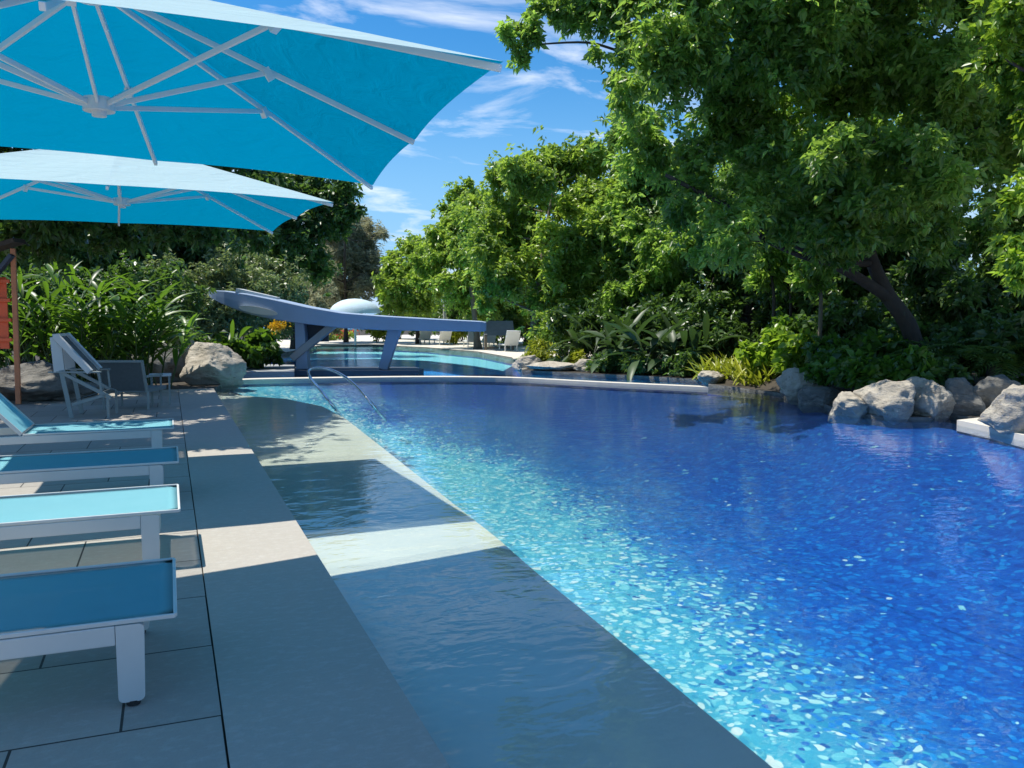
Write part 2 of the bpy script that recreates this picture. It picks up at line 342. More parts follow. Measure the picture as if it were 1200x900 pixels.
def limbs(mb, trunk, r0, blobs, twigs=True, taper=.25, share=1.):
    pts = smooth_path(trunk, 6); n = len(pts)
    # root flare and a slight wander
    rad = [r0*(1.-(1-taper)*i/(n-1))*(1.+.45*max(0, 1-i/3.)) for i in range(n)]
    mb.tube(pts, rad, 10)
    for c, r in blobs:
        if random.random() > share: continue
        c = Vector(c); best = min(range(int(n*.25), n), key=lambda i: (pts[i]-c).length + max(0, pts[i].z-c.z+.3)*2)
        a = pts[best]; ln = (c-a).length
        if ln < .3: continue
        mid = a.lerp(c, .5)+Vector((random.uniform(-.12, .12)*ln, random.uniform(-.12, .12)*ln, -.06*ln))
        rb = min(rad[best]*.6, .02+.016*ln+.012*r)
        pp = smooth_path([a, mid, c], 5); mb.tube(pp, [rb*(1-.7*i/(len(pp)-1)) for i in range(len(pp))], 6)
        if twigs:
            for _ in range(4):
                e = c+Vector((random.gauss(0, 1), random.gauss(0, 1), random.gauss(.2, 1))).normalized()*r*.75
                mb.tube([pp[-3], pp[-1].lerp(e, .5)+Vector((0, 0, .04)), e], [rb*.35, rb*.25, .006], 5)
def tree(name, label, trunk, r0, blobs, leafmat, leaf, ntips, group=None, bark='bark', cat='tree', share=.8, **kw):
    base = Vector(trunk[0]); root = empty(name, base, label, cat, group)
    mb = MB(); limbs(mb, trunk, r0, blobs, share=share); mb.build('trunk', M[bark], root, True)
    V, Fc, T = crown_mesh(blobs, ntips, leaf, **kw); mesh_np('crown', V, Fc, T, M[leafmat], root)
    return root
def px_blobs(lst, dist, spread=1.):
    out = []
    for b in lst:
        dd = dist+(b[3] if len(b) > 3 else random.uniform(-spread, spread))
        out.append((P(b[0], b[1], dd), b[2]*dd/F))
    return out
def shrub(name, label, base, r, h, leafmat, leaf, ntips, group=None, n=6, cat='shrub', **kw):
    base = Vector(base); root = empty(name, base, label, cat, group)
    blobs = []
    for i in range(n):
        a = 2*math.pi*i/n+random.uniform(-.4, .4); q = random.uniform(.3, .62)
        blobs.append((base+Vector((math.cos(a)*r*q, math.sin(a)*r*q, h*random.uniform(.38, .66))), r*random.uniform(.38, .55)))
    blobs.append((base+Vector((0, 0, h*.72)), r*.5))
    mb = MB()
    for c, rr in blobs: mb.tube(smooth_path([base+Vector((random.uniform(-.08, .08), random.uniform(-.08, .08), -.02)), base.lerp(c, .5)+Vector((0, 0, .1*h)), c], 3), [.018]*4+[.014]*2+[.008], 5)
    mb.build('stem', M['stem'], root, True)
    V, Fc, T = crown_mesh(blobs, ntips, leaf, **dict(dict(flat=min(1.3, h/(1.5*r)+.2), clump=.25), **kw))
    V[:, 2] = np.maximum(V[:, 2], base.z+.02)
    mesh_np('foliage', V, Fc, T, M[leafmat], root); return root
def blades(items, segs=6):
    """long leaf blades: (base, direction, length, width, droop, tint, petiole_share)"""
    Vs, Fs, Ts, o = [], [], [], 0
    for b, d, L, W, dr, t, pet in items:
        b = Vector(b); d = Vector(d).normalized(); up = Vector((0, 0, 1))
        sd = d.cross(up)
        sd = sd.normalized() if sd.length > .05 else Vector((random.random()-.5, random.random()-.5, 0)).normalized()
        sd = (Matrix.Rotation(random.uniform(-.5, .5), 3, d) @ sd)
        p = b.copy(); cur = d.copy(); rows = []
        for i in range(segs+1):
            f = i/segs
            if f < pet: w = .06
            else:
                g = (f-pet)/(1-pet); w = math.sin(math.pi*min(1, g*.93+.07))**.75 if g < 1 else 0.
                w = max(w, .03)
            nr = sd.cross(cur).normalized(); fo = .2*w*W
            rows.append((p-sd*w*W/2+nr*fo, p, p+sd*w*W/2+nr*fo))
            p = p+cur*(L/segs); cur = (cur+Vector((0, 0, -dr/segs))).normalized()
        for i, r in enumerate(rows): Vs.extend(tuple(x) for x in r); Ts.extend([t]*3)
        for i in range(segs):
            a = o+i*3; Fs += [(a, a+1, a+4, a+3), (a+1, a+2, a+5, a+4)]
        o += 3*(segs+1)
    return np.array(Vs), np.array(Fs), np.array(Ts)
def blade_plant(name, label, base, stems, h, lean, leafmat, L, W, per, droop=.9, group=None, cat='plant', r=.15, first=.3):
    """canes with blades ranked along them (ginger, heliconia)"""
    base = Vector(base); root = empty(name, base, label, cat, group); mb = MB(); it = []
    for s in range(stems):
        a = random.uniform(0, 2*math.pi); hh = h*random.uniform(.65, 1.05); ln = lean*random.uniform(.3, 1.)
        b = base+Vector((random.gauss(0, r), random.gauss(0, r), -.03)); e = b+Vector((math.cos(a)*ln, math.sin(a)*ln, hh))
        pts = smooth_path([b, b.lerp(e, .5)+Vector((0, 0, .1*hh)), e], 4); mb.tube(pts, [.014]*5+[.01]*3+[.006], 5)
        t = random.uniform(.15, .9)
        for k in range(per):
            f = first+(1-first)*k/max(1, per-1); q = b.lerp(e, f)+Vector((0, 0, .1*hh*4*f*(1-f)))
            aa = a+math.pi*.5*(1 if k % 2 else -1)+random.uniform(-.6, .6)
            d = Vector((math.cos(aa), math.sin(aa), random.uniform(.35, 1.)))+(e-b).normalized()*.6
            it.append((q, d, L*random.uniform(.7, 1.15), W*random.uniform(.8, 1.15), droop*random.uniform(.6, 1.3), min(1, max(0, t+random.gauss(0, .14))), .06))
    mb.build('stem', M['stem'], root, True)
    V, Fc, T = blades(it); mesh_np('leaves', V, Fc, T, M[leafmat], root, True); return root
def rosette(name, label, base, n, L, W, leafmat, pet=.0, droop=1., rise=(.5, 1.6), group=None, cat='plant', r=.08, tint=(.1, .9)):
    base = Vector(base); root = empty(name, base, label, cat, group); it = []
    for k in range(n):
        a = random.uniform(0, 2*math.pi); b = base+Vector((random.gauss(0, r), random.gauss(0, r), -.02))
        it.append((b, (math.cos(a), math.sin(a), random.uniform(*rise)), L*random.uniform(.65, 1.1), W*random.uniform(.8, 1.2), droop*random.uniform(.5, 1.4), random.uniform(*tint), pet))
    V, Fc, T = blades(it, 7); mesh_np('leaves', V, Fc, T, M[leafmat], root, True)
    mb = MB(); mb.tube([base+Vector((0, 0, -.05)), base+Vector((0, 0, .12))], [.05, .03], 7); mb.build('stem', M['stem'], root, True)
    return root
def cycad(name, label, base, n, L, leafmat, h=.3, group=None):
    base = Vector(base); root = empty(name, base, label, 'palm', group)
    mb = MB(); mb.tube([base+Vector((0, 0, -.1)), base+Vector((0, 0, h))], [.13, .1], 9); mb.build('trunk', M['bark'], root, True)
    it = []
    for k in range(n):
        a = 2*math.pi*k/n+random.uniform(-.2, .2); d = Vector((math.cos(a), math.sin(a), random.uniform(.35, 1.3))).normalized()
        p = base+Vector((0, 0, h)); cur = d.copy(); t = random.uniform(.2, .9); ns = 22
        for i in range(ns):
            p = p+cur*(L/ns); cur = (cur+Vector((0, 0, -1.5/ns))).normalized(); sd = cur.cross(Vector((0, 0, 1))).normalized()
            if i > 2:
                for sg in (-1, 1):
                    it.append((p, sd*sg+cur*.7+Vector((0, 0, .15)), L*.22*math.sin(math.pi*(i/ns*.85+.12)), .022, .5, t, 0.))
    V, Fc, T = blades(it, 2); mesh_np('fronds', V, Fc, T, M[leafmat], root); return root
def rock(label, px, py, dist, w, h, d, seed, m='rock', cat='rock', group=None, z0=0., name='boulder'):
    """w, h in photo pixels at that distance, d depth in metres; py is the row of its foot (None: stands on z0)"""
    k = dist/F; c = G(px, dist, z0)
    bm = bmesh.new(); bmesh.ops.create_icosphere(bm, subdivisions=5, radius=1.)
    rs = random.Random(seed); so = Vector((rs.uniform(-9, 9), rs.uniform(-9, 9), rs.uniform(-9, 9)))
    planes = [(Vector((rs.gauss(0, 1), rs.gauss(0, 1), rs.gauss(.2, .8))).normalized(), rs.uniform(.5, .88)) for _ in range(15)]
    for v in bm.verts:
        q = v.co.copy()
        for nn, dd in planes:
            e = q.dot(nn)-dd
            if e > 0: q -= nn*e*.84
        f = 1.08+.2*noise.noise(q*1.5+so)+.1*noise.noise(q*4+so)+.05*noise.noise(q*9+so)+.028*noise.noise(q*21+so)
        q *= f
        v.co = Vector((q.x*w*k*.5, q.y*d*.5, (q.z*.62+.38)*h*k))
    rz = -YAW
    for v in bm.verts: v.co = Matrix.Rotation(rz, 3, 'Z') @ v.co + c
    me = bpy.data.meshes.new(name); bm.to_mesh(me); bm.free()
    o = link(name, me, M[m], None, True)
    me.transform(Matrix.Translation(-c)); o.location = c
    return tag(o, label, cat, group)
def sheet(name, polys, z, m, kind='structure'):
    """flat sheet from an outline (with holes)"""
    pts = [Vector((p[0], p[1], 0)) for poly in polys for p in poly]
    tris = tessellate_polygon([[Vector((p[0], p[1], 0)) for p in poly] for poly in polys])
    bm = bmesh.new(); vs = [bm.verts.new((p.x, p.y, z)) for p in pts]
    for t in tris:
        try: bm.faces.new([vs[i] for i in t])
        except ValueError: pass
    bmesh.ops.recalc_face_normals(bm, faces=bm.faces)
    for f in bm.faces:
        if f.normal.z < 0: f.normal_flip()
    me = bpy.data.meshes.new(name); bm.to_mesh(me); bm.free()
    return tag(link(name, me, m), kind=kind)
def xy(px, py, z=0.): p = at(px, py, z); return (p.x, p.y)

# ------------------------------------------------------------------ the setting: ground, pool, deck
EDGE = .69                                        # deck edge / water line
right_bank = [xy(830, 449), xy(905, 458), xy(955, 468), xy(985, 480), xy(1040, 487), xy(1090, 488), xy(1108, 484), xy(1160, 489), xy(1122, 493), xy(1160, 501), xy(1200, 511), (7.6, 4.5), (7.4, -6)]
far_bank = [xy(262, 447), xy(262, 430), xy(335, 413), xy(372, 405), xy(440, 404), xy(500, 407), xy(560, 412), xy(600, 419), xy(612, 433), xy(690, 437), xy(760, 440), xy(822, 444)]
pool = [(EDGE, -6), (EDGE, 15.5)] + far_bank + right_bank
sheet('ground', [[(-400, -60), (400, -60), (400, 500), (-400, 500)], pool], -.012, M['soil'])
# basin: walls and floor of both pools
FL = -.95
mb = MB(); bm = mb.bm; n = len(pool)
top = [bm.verts.new((x, y, -.012)) for x, y in pool]; bot = [bm.verts.new((x, y, FL)) for x, y in pool]
mid = [bm.verts.new((x, y, -.2)) for x, y in pool]
for i in range(n): bm.faces.new((mid[i], mid[(i+1) % n], bot[(i+1) % n], bot[i]))
for v in top: bm.verts.remove(v)
mb.build('pool_wall', M['wall_tile'])['kind'] = 'structure'
mb = MB(); bm = mb.bm; top = [bm.verts.new((x, y, -.012)) for x, y in pool]; mid = [bm.verts.new((x, y, -.2)) for x, y in pool]
for i in range(n): bm.faces.new((top[i], top[(i+1) % n], mid[(i+1) % n], mid[i]))
mb.build('pool_rim', M['rock_dark'])['kind'] = 'structure'
shelf_edge = [(1.30, -6), (1.65, 1.87), (1.72, 3.0), (1.785, 4.13), (1.84, 4.83), (2.02, 8.57), (2.15, 11.3), (2.12, 13.0), (1.75, 14.4), (1.1, 15.3), (EDGE, 15.45)]
weir_front = [xy(262, 448), xy(290, 445), xy(400, 443), xy(500, 442), xy(600, 443), xy(700, 448), xy(830, 454)]
weir_front = [tuple(p)[:2] for p in smooth_path([(x, y, 0) for x, y in weir_front], 5)]
weir_back = [(x+.05, y+.34) for x, y in weir_front]
wi = next(i for i, p in enumerate(pool) if p == far_bank[0])
main_floor = [(EDGE, -6), (EDGE, 15.5), weir_front[0]] + weir_front[1:] + right_bank
sheet('pool_floor', [main_floor], FL+.002, M['ripple_mosaic'])
def bowl():
    """the floor sweeps up to the weir and the right bank in one smooth curve"""
    rb_ = right_bank[:7]+[right_bank[8]]+right_bank[9:]
    line = [Vector((x, y, 0)) for x, y in weir_front+rb_[1:]]; fine = []
    for a, b in zip(line, line[1:]):
        m = max(1, int((b-a).length/.35)); fine += [a.lerp(b, i/m) for i in range(m)]
    fine.append(line[-1])
    for _ in range(3): fine = [fine[0]]+[(fine[i-1]+fine[i]*2+fine[i+1])/4 for i in range(1, len(fine)-1)]+[fine[-1]]
    med = [Vector(p) for p in ((2.6, 13.2, 0), (4., 11.4, 0), (4.9, 9., 0), (5., 6., 0), (5., 2., 0), (5., -6., 0))]
    ml = [0.]
    for a, b in zip(med, med[1:]): ml.append(ml[-1]+(b-a).length)
    acc = [0.]
    for a, b in zip(fine, fine[1:]): acc.append(acc[-1]+(b-a).length)
    bm = bmesh.new(); rows = []
    for p, q in zip(fine, acc):
        u = q/acc[-1]*ml[-1]; i = max(j for j in range(len(med)-1) if ml[j] <= u+1e-6); t = med[i].lerp(med[i+1], (u-ml[i])/(ml[i+1]-ml[i]))
        p0 = p+(t-p).normalized()*.02
        rows.append([bm.verts.new((p0.x+(t.x-p0.x)*f, p0.y+(t.y-p0.y)*f, FL+.006+(-.15-FL)*(.5+.5*math.cos(math.pi*min(1, f*1.02))))) for f in [k/16 for k in range(17)]])
    for A, B in zip(rows, rows[1:]):
        for i in range(16): bm.faces.new((A[i], A[i+1], B[i+1], B[i]))
    for f in bm.faces:
        f.normal_update()
        if f.normal.z < 0: f.normal_flip()
    me = bpy.data.meshes.new('pool_floor_slope'); bm.to_mesh(me); bm.free(); tag(link('pool_floor_slope', me, M['ripple_mosaic'], None, True), kind='structure')
bowl()
sheet('lagoon_floor', [[weir_front[0]]+far_bank+weir_front[::-1][:-1]], -.6, M['lagoon'])
farpts = [xy(x, y+d) for x, y, d in ((335, 413, 0), (372, 405, 0), (440, 404, 0), (500, 407, 0), (560, 412, 0), (600, 419, 0))] + [xy(x, y) for x, y in ((590, 424), (555, 419), (500, 414), (440, 412), (372, 413))]
sheet('lagoon_shallows', [farpts], -.25, M['lagoon_pale'])
sheet('pool_water', [pool], -.05, M['water'])
# submerged ledge along the deck
mb = MB(); mb.prism([(EDGE+.004, -6)]+shelf_edge[:-1]+[(EDGE+.004, 15.4)], FL+.01, -.115); o = mb.build('pool_ledge', M['shelf']); o['kind'] = 'structure'
# weir curb between main pool and lagoon
mb = MB()
mb.prism([(x+.01, y+.03) for x, y in weir_front]+[(x-.01, y-.03) for x, y in weir_back[::-1]], FL, -.09); mb.build('weir_wall', M['wall_tile'])['kind'] = 'structure'
mb = MB(); mb.prism(weir_front+weir_back[::-1], -.088, .004); o = mb.build('weir_curb', M['stone_pale']); o['kind'] = 'structure'
# deck
mb = MB(); mb.prism([(-7, -6), (.117, -6), (.117, 15.55), (-1.2, 15.8), (-7, 15.8)], -.08, 0); mb.build('pool_deck', M['paver'])['kind'] = 'structure'
mb = MB(); mb.prism([(.123, -6), (EDGE-.001, -6), (EDGE-.001, 15.55), (.123, 15.55)], -.1, .001); mb.build('pool_coping', M['coping'])['kind'] = 'structure'
mb = MB(); mb.prism([(.11, -6), (.13, -6), (.13, 15.5), (.11, 15.5)], -.09, -.02); mb.build('deck_joint', M['slate_dark'])['kind'] = 'structure'
# right hand deck corner that juts into the pool
rc = [xy(1122, 493), xy(1160, 501), xy(1200, 511), (7.6, 4.5), (7.4, -6), (14, -6), (14, 9), xy(1160, 489)]
mb = MB(); mb.prism([(x-.02, y-.01) for x, y in rc], -.12, .012); mb.build('pool_terrace', M['stone_pale'])['kind'] = 'structure'
# far terrace across the lagoon
ft = [xy(335, 413), xy(372, 405), xy(440, 404), xy(500, 407), xy(560, 412), xy(600, 419), xy(612, 433), xy(700, 424), xy(700, 400), xy(500, 392), xy(300, 395)]
sheet('far_terrace', [ft], .004, M['stone_pale'])
sheet('sea', [[(-900, 75), (900, 75), (2500, 3500), (-2500, 3500)]], .05, M['sea'])
# raised planting bed on the right bank
def bed():
    nx, ny = 40, 40; bm = bmesh.new(); g = []
    for j in range(ny+1):
        row = []
        for i in range(nx+1):
            col = 700+ (1500-700)*i/nx; f = j/ny
            near = float(np.interp(col, [690, 760, 822, 832, 905, 955, 985, 1040, 1108, 1160, 1500], [18.9, 18.2, 17.2, 16.2, 14.4, 13., 11.6, 10.9, 10.9, 10.7, 10.7]))
            d = near+.15+(30-near)*f*f
            z = -.03+.5*min(1, f*1.4)+.08*noise.noise(Vector((col*.02, d*.7, 0)))
            if j == 0: z = -.03
            p = G(col, d, z); row.append(bm.verts.new(p))
        g.append(row)
    for j in range(ny):
        for i in range(nx): bm.faces.new((g[j][i], g[j][i+1], g[j+1][i+1], g[j+1][i]))
    me = bpy.data.meshes.new('planting_bed'); bm.to_mesh(me); bm.free(); tag(link('planting_bed', me, M['soil'], None, True), kind='structure')
bed()
# concrete plinth at the deck's end and platform under the beam
mb = MB(); mb.prism([xy(263, 441), xy(345, 440), xy(345, 432), xy(270, 430)], -.6, .09); o = mb.build('concrete_plinth', M['concrete'])
tag(o, 'low blue-grey concrete plinth between the limestone boulder and the beam legs', 'plinth')

# ------------------------------------------------------------------ parasols
def canopy_mesh(corners, apex, m, root):
    C = [Vector(c) for c in corners]; A = Vector(apex)
    rim = []
    for i in range(4): rim += [C[i], (C[i]+C[(i+1) % 4])/2+Vector((0, 0, .025))]
    bm = bmesh.new(); nr, ns = 14, 10; grid = []
    for k in range(8):
        a, b = rim[k], rim[(k+1) % 8]; sect = []
        for j in range(nr+1):
            f = j/nr; row = []
            for i in range(ns+1):
                s = i/ns; e = a.lerp(b, s); bell = 4*s*(1-s)
                e = e+((A-e)*Vector((1, 1, 0)).length) * 0 if False else e
                inward = Vector((A.x-e.x, A.y-e.y, 0)).normalized()
                e = e+inward*.016*bell+Vector((0, 0, .012*bell))
                p = A.lerp(e, f); p.z -= .03*bell*f*(1-f)*2
                row.append(bm.verts.new(p))
            sect.append(row)
        for j in range(nr):
            for i in range(ns): bm.faces.new((sect[j][i], sect[j+1][i], sect[j+1][i+1], sect[j][i+1]))
    bmesh.ops.remove_doubles(bm, verts=bm.verts, dist=.0008)
    for f in bm.faces:
        f.normal_update()
        if f.normal.z < 0: f.normal_flip()
    me = bpy.data.meshes.new('canopy'); bm.to_mesh(me); bm.free()
    link('canopy', me, m, root, False)
    return rim
def parasol(label, corners, apex, hub, pole):
    root = empty('cantilever_parasol', Vector((pole[0], pole[1], 0)), label, 'parasol', 'turquoise parasols over the loungers')
    rim = canopy_mesh(corners, apex, M['canvas'], root); A, H = Vector(apex), Vector(hub)
    below = Vector((0, 0, -.022))
    for k, r in enumerate(rim):
        mb = MB(); mb.bar(A+below*1.6, r+below+(A-r).normalized()*.01, .0165, .023, bev=.003); rb = mb.build('rib', M['alu'], root)
        f = .5; q = A.lerp(r, f)+below*1.9
        mb = MB(); mb.bar(H+(q-H).normalized()*.045, q, .0125, .021, bev=.003); mb.bar(q+Vector((0, 0, .018)), q+Vector((0, 0, -.014))+(r-A).normalized()*.03, .03, .03); mb.build('strut', M['alu'], rb)
    mb = MB(); mb.tube([H+Vector((0, 0, .035)), H+Vector((0, 0, -.015))], .06, 16); mb.tube([H+Vector((0, 0, .0)), H+Vector((0, 0, -.035))], .028, 12); mb.build('hub', M['alu'], root)
    mb = MB(); mb.tube([A+Vector((0, 0, -.1)), A+Vector((0, 0, -.01))], .05, 14); mb.tube([A+Vector((0, 0, .0)), A+Vector((0, 0, .16))], .025, 10); mb.build('top_hub', M['alu'], root)
    pz = A.z+.22; px_, py_ = pole
    mb = MB(); mb.bar((px_, py_, .05), (px_, py_, pz), .075, .055, bev=.01); mb.build('pole', M['alu'], root)
    mb = MB(); mb.bar((px_-.15, py_, pz+.02), (A.x+.1, A.y, A.z+.17), .05, .07, bev=.01); mb.build('arm', M['alu'], root)
    mb = MB(); mb.box((px_-.42, py_-.42, 0.002), (px_+.42, py_+.42, .06), .012); mb.build('base', M['grey_metal'], root)
def rim_corners(NR, FR):
    NR, FR = Vector(NR), Vector(FR); e = FR-NR; L = 2.72
    w = Vector((-e.y, e.x, 0)).normalized()*L
    return [NR, FR, FR+w, NR+w]
c1 = rim_corners(at(590, 72, 2.02), at(437, 217, 2.05)); a1 = P(105, -29, 1); d = ray(105, -29); a1 = Vector((0, 0, HC))+d*(3.87/d.y)
d = ray(116, 126); h1 = Vector((0, 0, HC))+d*(3.87/d.y)
c1[2] = at(-160, 163, 2.05); c1[3] = Vector((c1[2].x-.25, c1[0].y+.02, 2.02))
parasol('nearest turquoise parasol, its huge underside and struts filling the upper left corner', c1, a1, h1, (-2.25, 3.9))
c2 = rim_corners(at(391, 237, 2.01), at(320, 271, 2.06)); d = ray(143, 238); h2 = Vector((0, 0, HC))+d*(7.15/d.y)
d = ray(143, 180); a2 = Vector((h2.x, h2.y, 2.56))
c2[2] = Vector((c2[1].x-2.7, c2[1].y+.02, 2.06)); c2[3] = Vector((c2[0].x-2.75, c2[0].y-.12, 2.02))
parasol('second turquoise parasol farther off, its pale sunlit slope showing below the nearest one', c2, a2, h2, (-2.35, 7.2))

# ------------------------------------------------------------------ sun loungers
def rounded_strip(mb, pts, w, y0, y1):
    """a flat bar bent along pts in the x-z plane, w thick, from y0 to y1"""
    pts = [Vector((p[0], 0, p[1])) for p in pts]; L, Rr = [], []
    for i, p in enumerate(pts):
        t = (pts[min(i+1, len(pts)-1)]-pts[max(i-1, 0)]).normalized(); nrm = Vector((-t.z, 0, t.x))
        L.append(p+nrm*w/2); Rr.append(p-nrm*w/2)
    bm = mb.bm; ring = [[bm.verts.new((a.x, y, a.z)) for a, y in ((l, y0), (r, y0), (r, y1), (l, y1))] for l, r in zip(L, Rr)]
    for A, B in zip(ring, ring[1:]):
        for k in range(4): bm.faces.new((A[k], A[(k+1) % 4], B[(k+1) % 4], B[k]))
    bm.faces.new(ring[0][::-1]); bm.faces.new(ring[-1])
def make_lounger():
    root = empty('sun_lounger', (0, 0, 0), '', 'sun lounger', 'turquoise sun loungers in a row on the deck')
    W, Z, XL, XH = .70, .28, -1.85, -1.15
    fr = MB()
    for sg in (-1, 1):
        y0 = sg*W/2-(.032 if sg > 0 else 0); y1 = y0+.032
        fr.box((XL, y0, Z-.076), (-.186, y1, Z-.012), .004)
    fr.box((-.19, -W/2+.03, Z-.07), (-.15, W/2-.03, Z-.03), .004); fr.box((XL, -W/2+.03, Z-.07), (XL+.04, W/2-.03, Z-.03), .004); fr.box((XH-.02, -W/2+.03, Z-.07), (XH+.02, W/2-.03, Z-.03), .004)
    fr.build('frame', M['white_metal'], root, world=False)
    for x0, sgx in ((-.185, 1), (XL+.12, 1)):
        for sg in (-1, 1):
            y0 = sg*W/2-(.036 if sg > 0 else 0); y1 = y0+.036
            lg = MB(); zt = Z-.0125 if sgx > 0 else Z-.077
            arc = lambda cx, cz, r, a0, a1: [(cx+r*math.cos(R(a0+(a1-a0)*i/5)), cz+r*math.sin(R(a0+(a1-a0)*i/5))) for i in range(6)]
            pr = [(x0, zt)] + arc(x0+.020, .032, .018, 180, 270) + arc(x0+.062, .032, .018, 270, 360) + arc(x0+.066, zt-.018, .018, 0, 90)
            fa = [lg.bm.verts.new((x, y0, z)) for x, z in pr]; fb = [lg.bm.verts.new((x, y1, z)) for x, z in pr]
            lg.bm.faces.new(fa); lg.bm.faces.new(fb[::-1])
            for i in range(len(pr)): lg.bm.faces.new((fa[i], fa[(i+1) % len(pr)], fb[(i+1) % len(pr)], fb[i]))
            l = lg.build('leg', M['white_metal'], root, world=False)
            gl = MB(); gl.tube([(x0+.045, (y0+y1)/2, 0.001), (x0+.045, (y0+y1)/2, .016)], .022, 10); gl.build('foot_pad', M['black_rubber'], l, world=False)
    st = MB(); bm = st.bm; nx, ny = 22, 10
    g = [[bm.verts.new((XH+(-.012-XH)*i/nx, (W/2-.014)*(2*j/ny-1), Z-.001-.012*math.sin(math.pi*j/ny)*math.sin(math.pi*min(1, max(0, i/nx))))) for j in range(ny+1)] for i in range(nx+1)]
    for i in range(nx):
        for j in range(ny): bm.faces.new((g[i][j], g[i+1][j], g[i+1][j+1], g[i][j+1]))
    bmesh.ops.solidify(bm, geom=bm.faces[:], thickness=.008); st.build('seat_sling', M['sling'], root, True, False)
    bd = MB()                                            # pale tube round the sling's rim
    for sg in (-1, 1): bd.bar((XH, sg*(W/2-.006), Z-.002), (-.006, sg*(W/2-.006), Z-.002), .011, .015, bev=.003)
    bd.bar((-.007, -W/2+.012, Z-.002), (-.007, W/2-.012, Z-.002), .012, .015, bev=.003)
    bd.build('seat_rim', M['white_metal'], root, world=False)
    bk = empty('backrest', (XH-.01, 0, Z), '', ''); bk.parent = root
    for k in ('label', 'category'):
        if k in bk: del bk[k]
    ang = R(48); ex = Vector((-math.cos(ang), 0, math.sin(ang)))
    sl = MB(); nrm = Vector((math.sin(ang), 0, math.cos(ang)))
    a, b = ex*.01, ex*.66
    sl.bar(a, b, W-.05, .008, up=nrm); sl.build('back_sling', M['sling'], bk, world=False)
    bf = MB()
    for sg in (-1, 1): bf.bar(Vector((0, sg*(W/2-.014), 0)), ex*.68+Vector((0, sg*(W/2-.014), 0)), .022, .03, up=nrm, bev=.004)
    bf.bar(ex*.672+Vector((0, -W/2+.03, 0)), ex*.672+Vector((0, W/2-.03, 0)), .03, .022, bev=.004)
    for sg in (-1, 1): bf.bar(ex*.4+Vector((0, sg*(W/2-.05), 0)), Vector((-.52, sg*(W/2-.05), -.05)), .012, .02)
    bf.build('back_frame', M['white_metal'], bk, world=False)
    return root
def copy_tree(o, parent=None):
    c = o.copy(); COL.objects.link(c); c.parent = parent
    for ch in list(o.children): copy_tree(ch, c)
    return c
LG = [(0., 3.26, 'nearest sun lounger, wholly shaded turquoise sling, front leg large at the lower left'),
      (.03, 4.86, 'sun lounger with a broad sunlit stripe across its turquoise sling, second from the nearest'),
      (.04, 6.38, 'shaded sun lounger between the sunlit striped one and the dappled one'),
      (.02, 8.24, 'farthest of the four flat loungers, dappled with leaf shade, before the armchairs')]
lp = make_lounger()
for i, (x, y, lab) in enumerate(LG):
    o = lp if i == 0 else copy_tree(lp)
    o.location = (x, y, 0.002); o['label'] = lab

# ------------------------------------------------------------------ chairs and side table at the deck's far end
def reclining_chair():
    root = empty('reclining_chair', at(100, 488), 'folding deck chair with its white back raised, in the shade behind the loungers', 'deck chair')
    o = at(84, 490); k = (o-Vector((0, 0, HC))).dot(FW)/F            # metres per photo pixel
    wdir = Vector((.12, 1, 0)).normalized()*.56; xd = RT
    def q(px, py): return o+xd*((px-84)*k)+Vector((0, 0, (490-py)*k))
    low, hi = MB(), MB()
    fr = []
    for s in (0, 1):
        w = wdir*s
        f = MB()
        f.bar(q(84, 490)+w, q(74, 434)+w, .05, .035); f.bar(q(127, 490)+w, q(127, 462)+w, .03, .03); f.bar(q(86, 474)+w, q(127, 462)+w, .03, .035)
        f.bar(q(74, 436)+w, q(131, 466)+w, .03, .04)
        f.bar(q(60, 436)+w, q(120, 436)+w, .055, .02, bev=.004)
        f.bar(q(118, 437)+w, q(120, 462)+w, .022, .022)
        f.build('side_frame', M['grey_metal'], root)
        b = MB(); b.bar(q(72, 436)+w, q(69, 395)+w, .12, .03, bev=.005); b.bar(q(69, 393)+w, q(108, 436)+w, .06, .07, bev=.005); b.build('back_post', M['white_metal'], root)
    b = MB(); b.bar(q(68, 393), q(68, 393)+wdir, .05, .03); b.build('back_rail', M['white_metal'], root)
    sl = MB(); w0 = wdir*.06; a, bb = q(70, 395)+w0, q(107, 436)+w0
    v = [sl.bm.verts.new(p) for p in (a, bb, bb+wdir*.88, a+wdir*.88)]; sl.bm.faces.new(v); bmesh.ops.solidify(sl.bm, geom=sl.bm.faces[:], thickness=.01); sl.build('back_sling', M['wicker'], root)
    sl = MB(); a, bb = q(86, 470)+w0, q(125, 458)+w0; v = [sl.bm.verts.new(p) for p in (a, bb, bb+wdir*.88, a+wdir*.88)]; sl.bm.faces.new(v); bmesh.ops.solidify(sl.bm, geom=sl.bm.faces[:], thickness=.012); sl.build('seat_sling', M['wicker'], root)
reclining_chair()
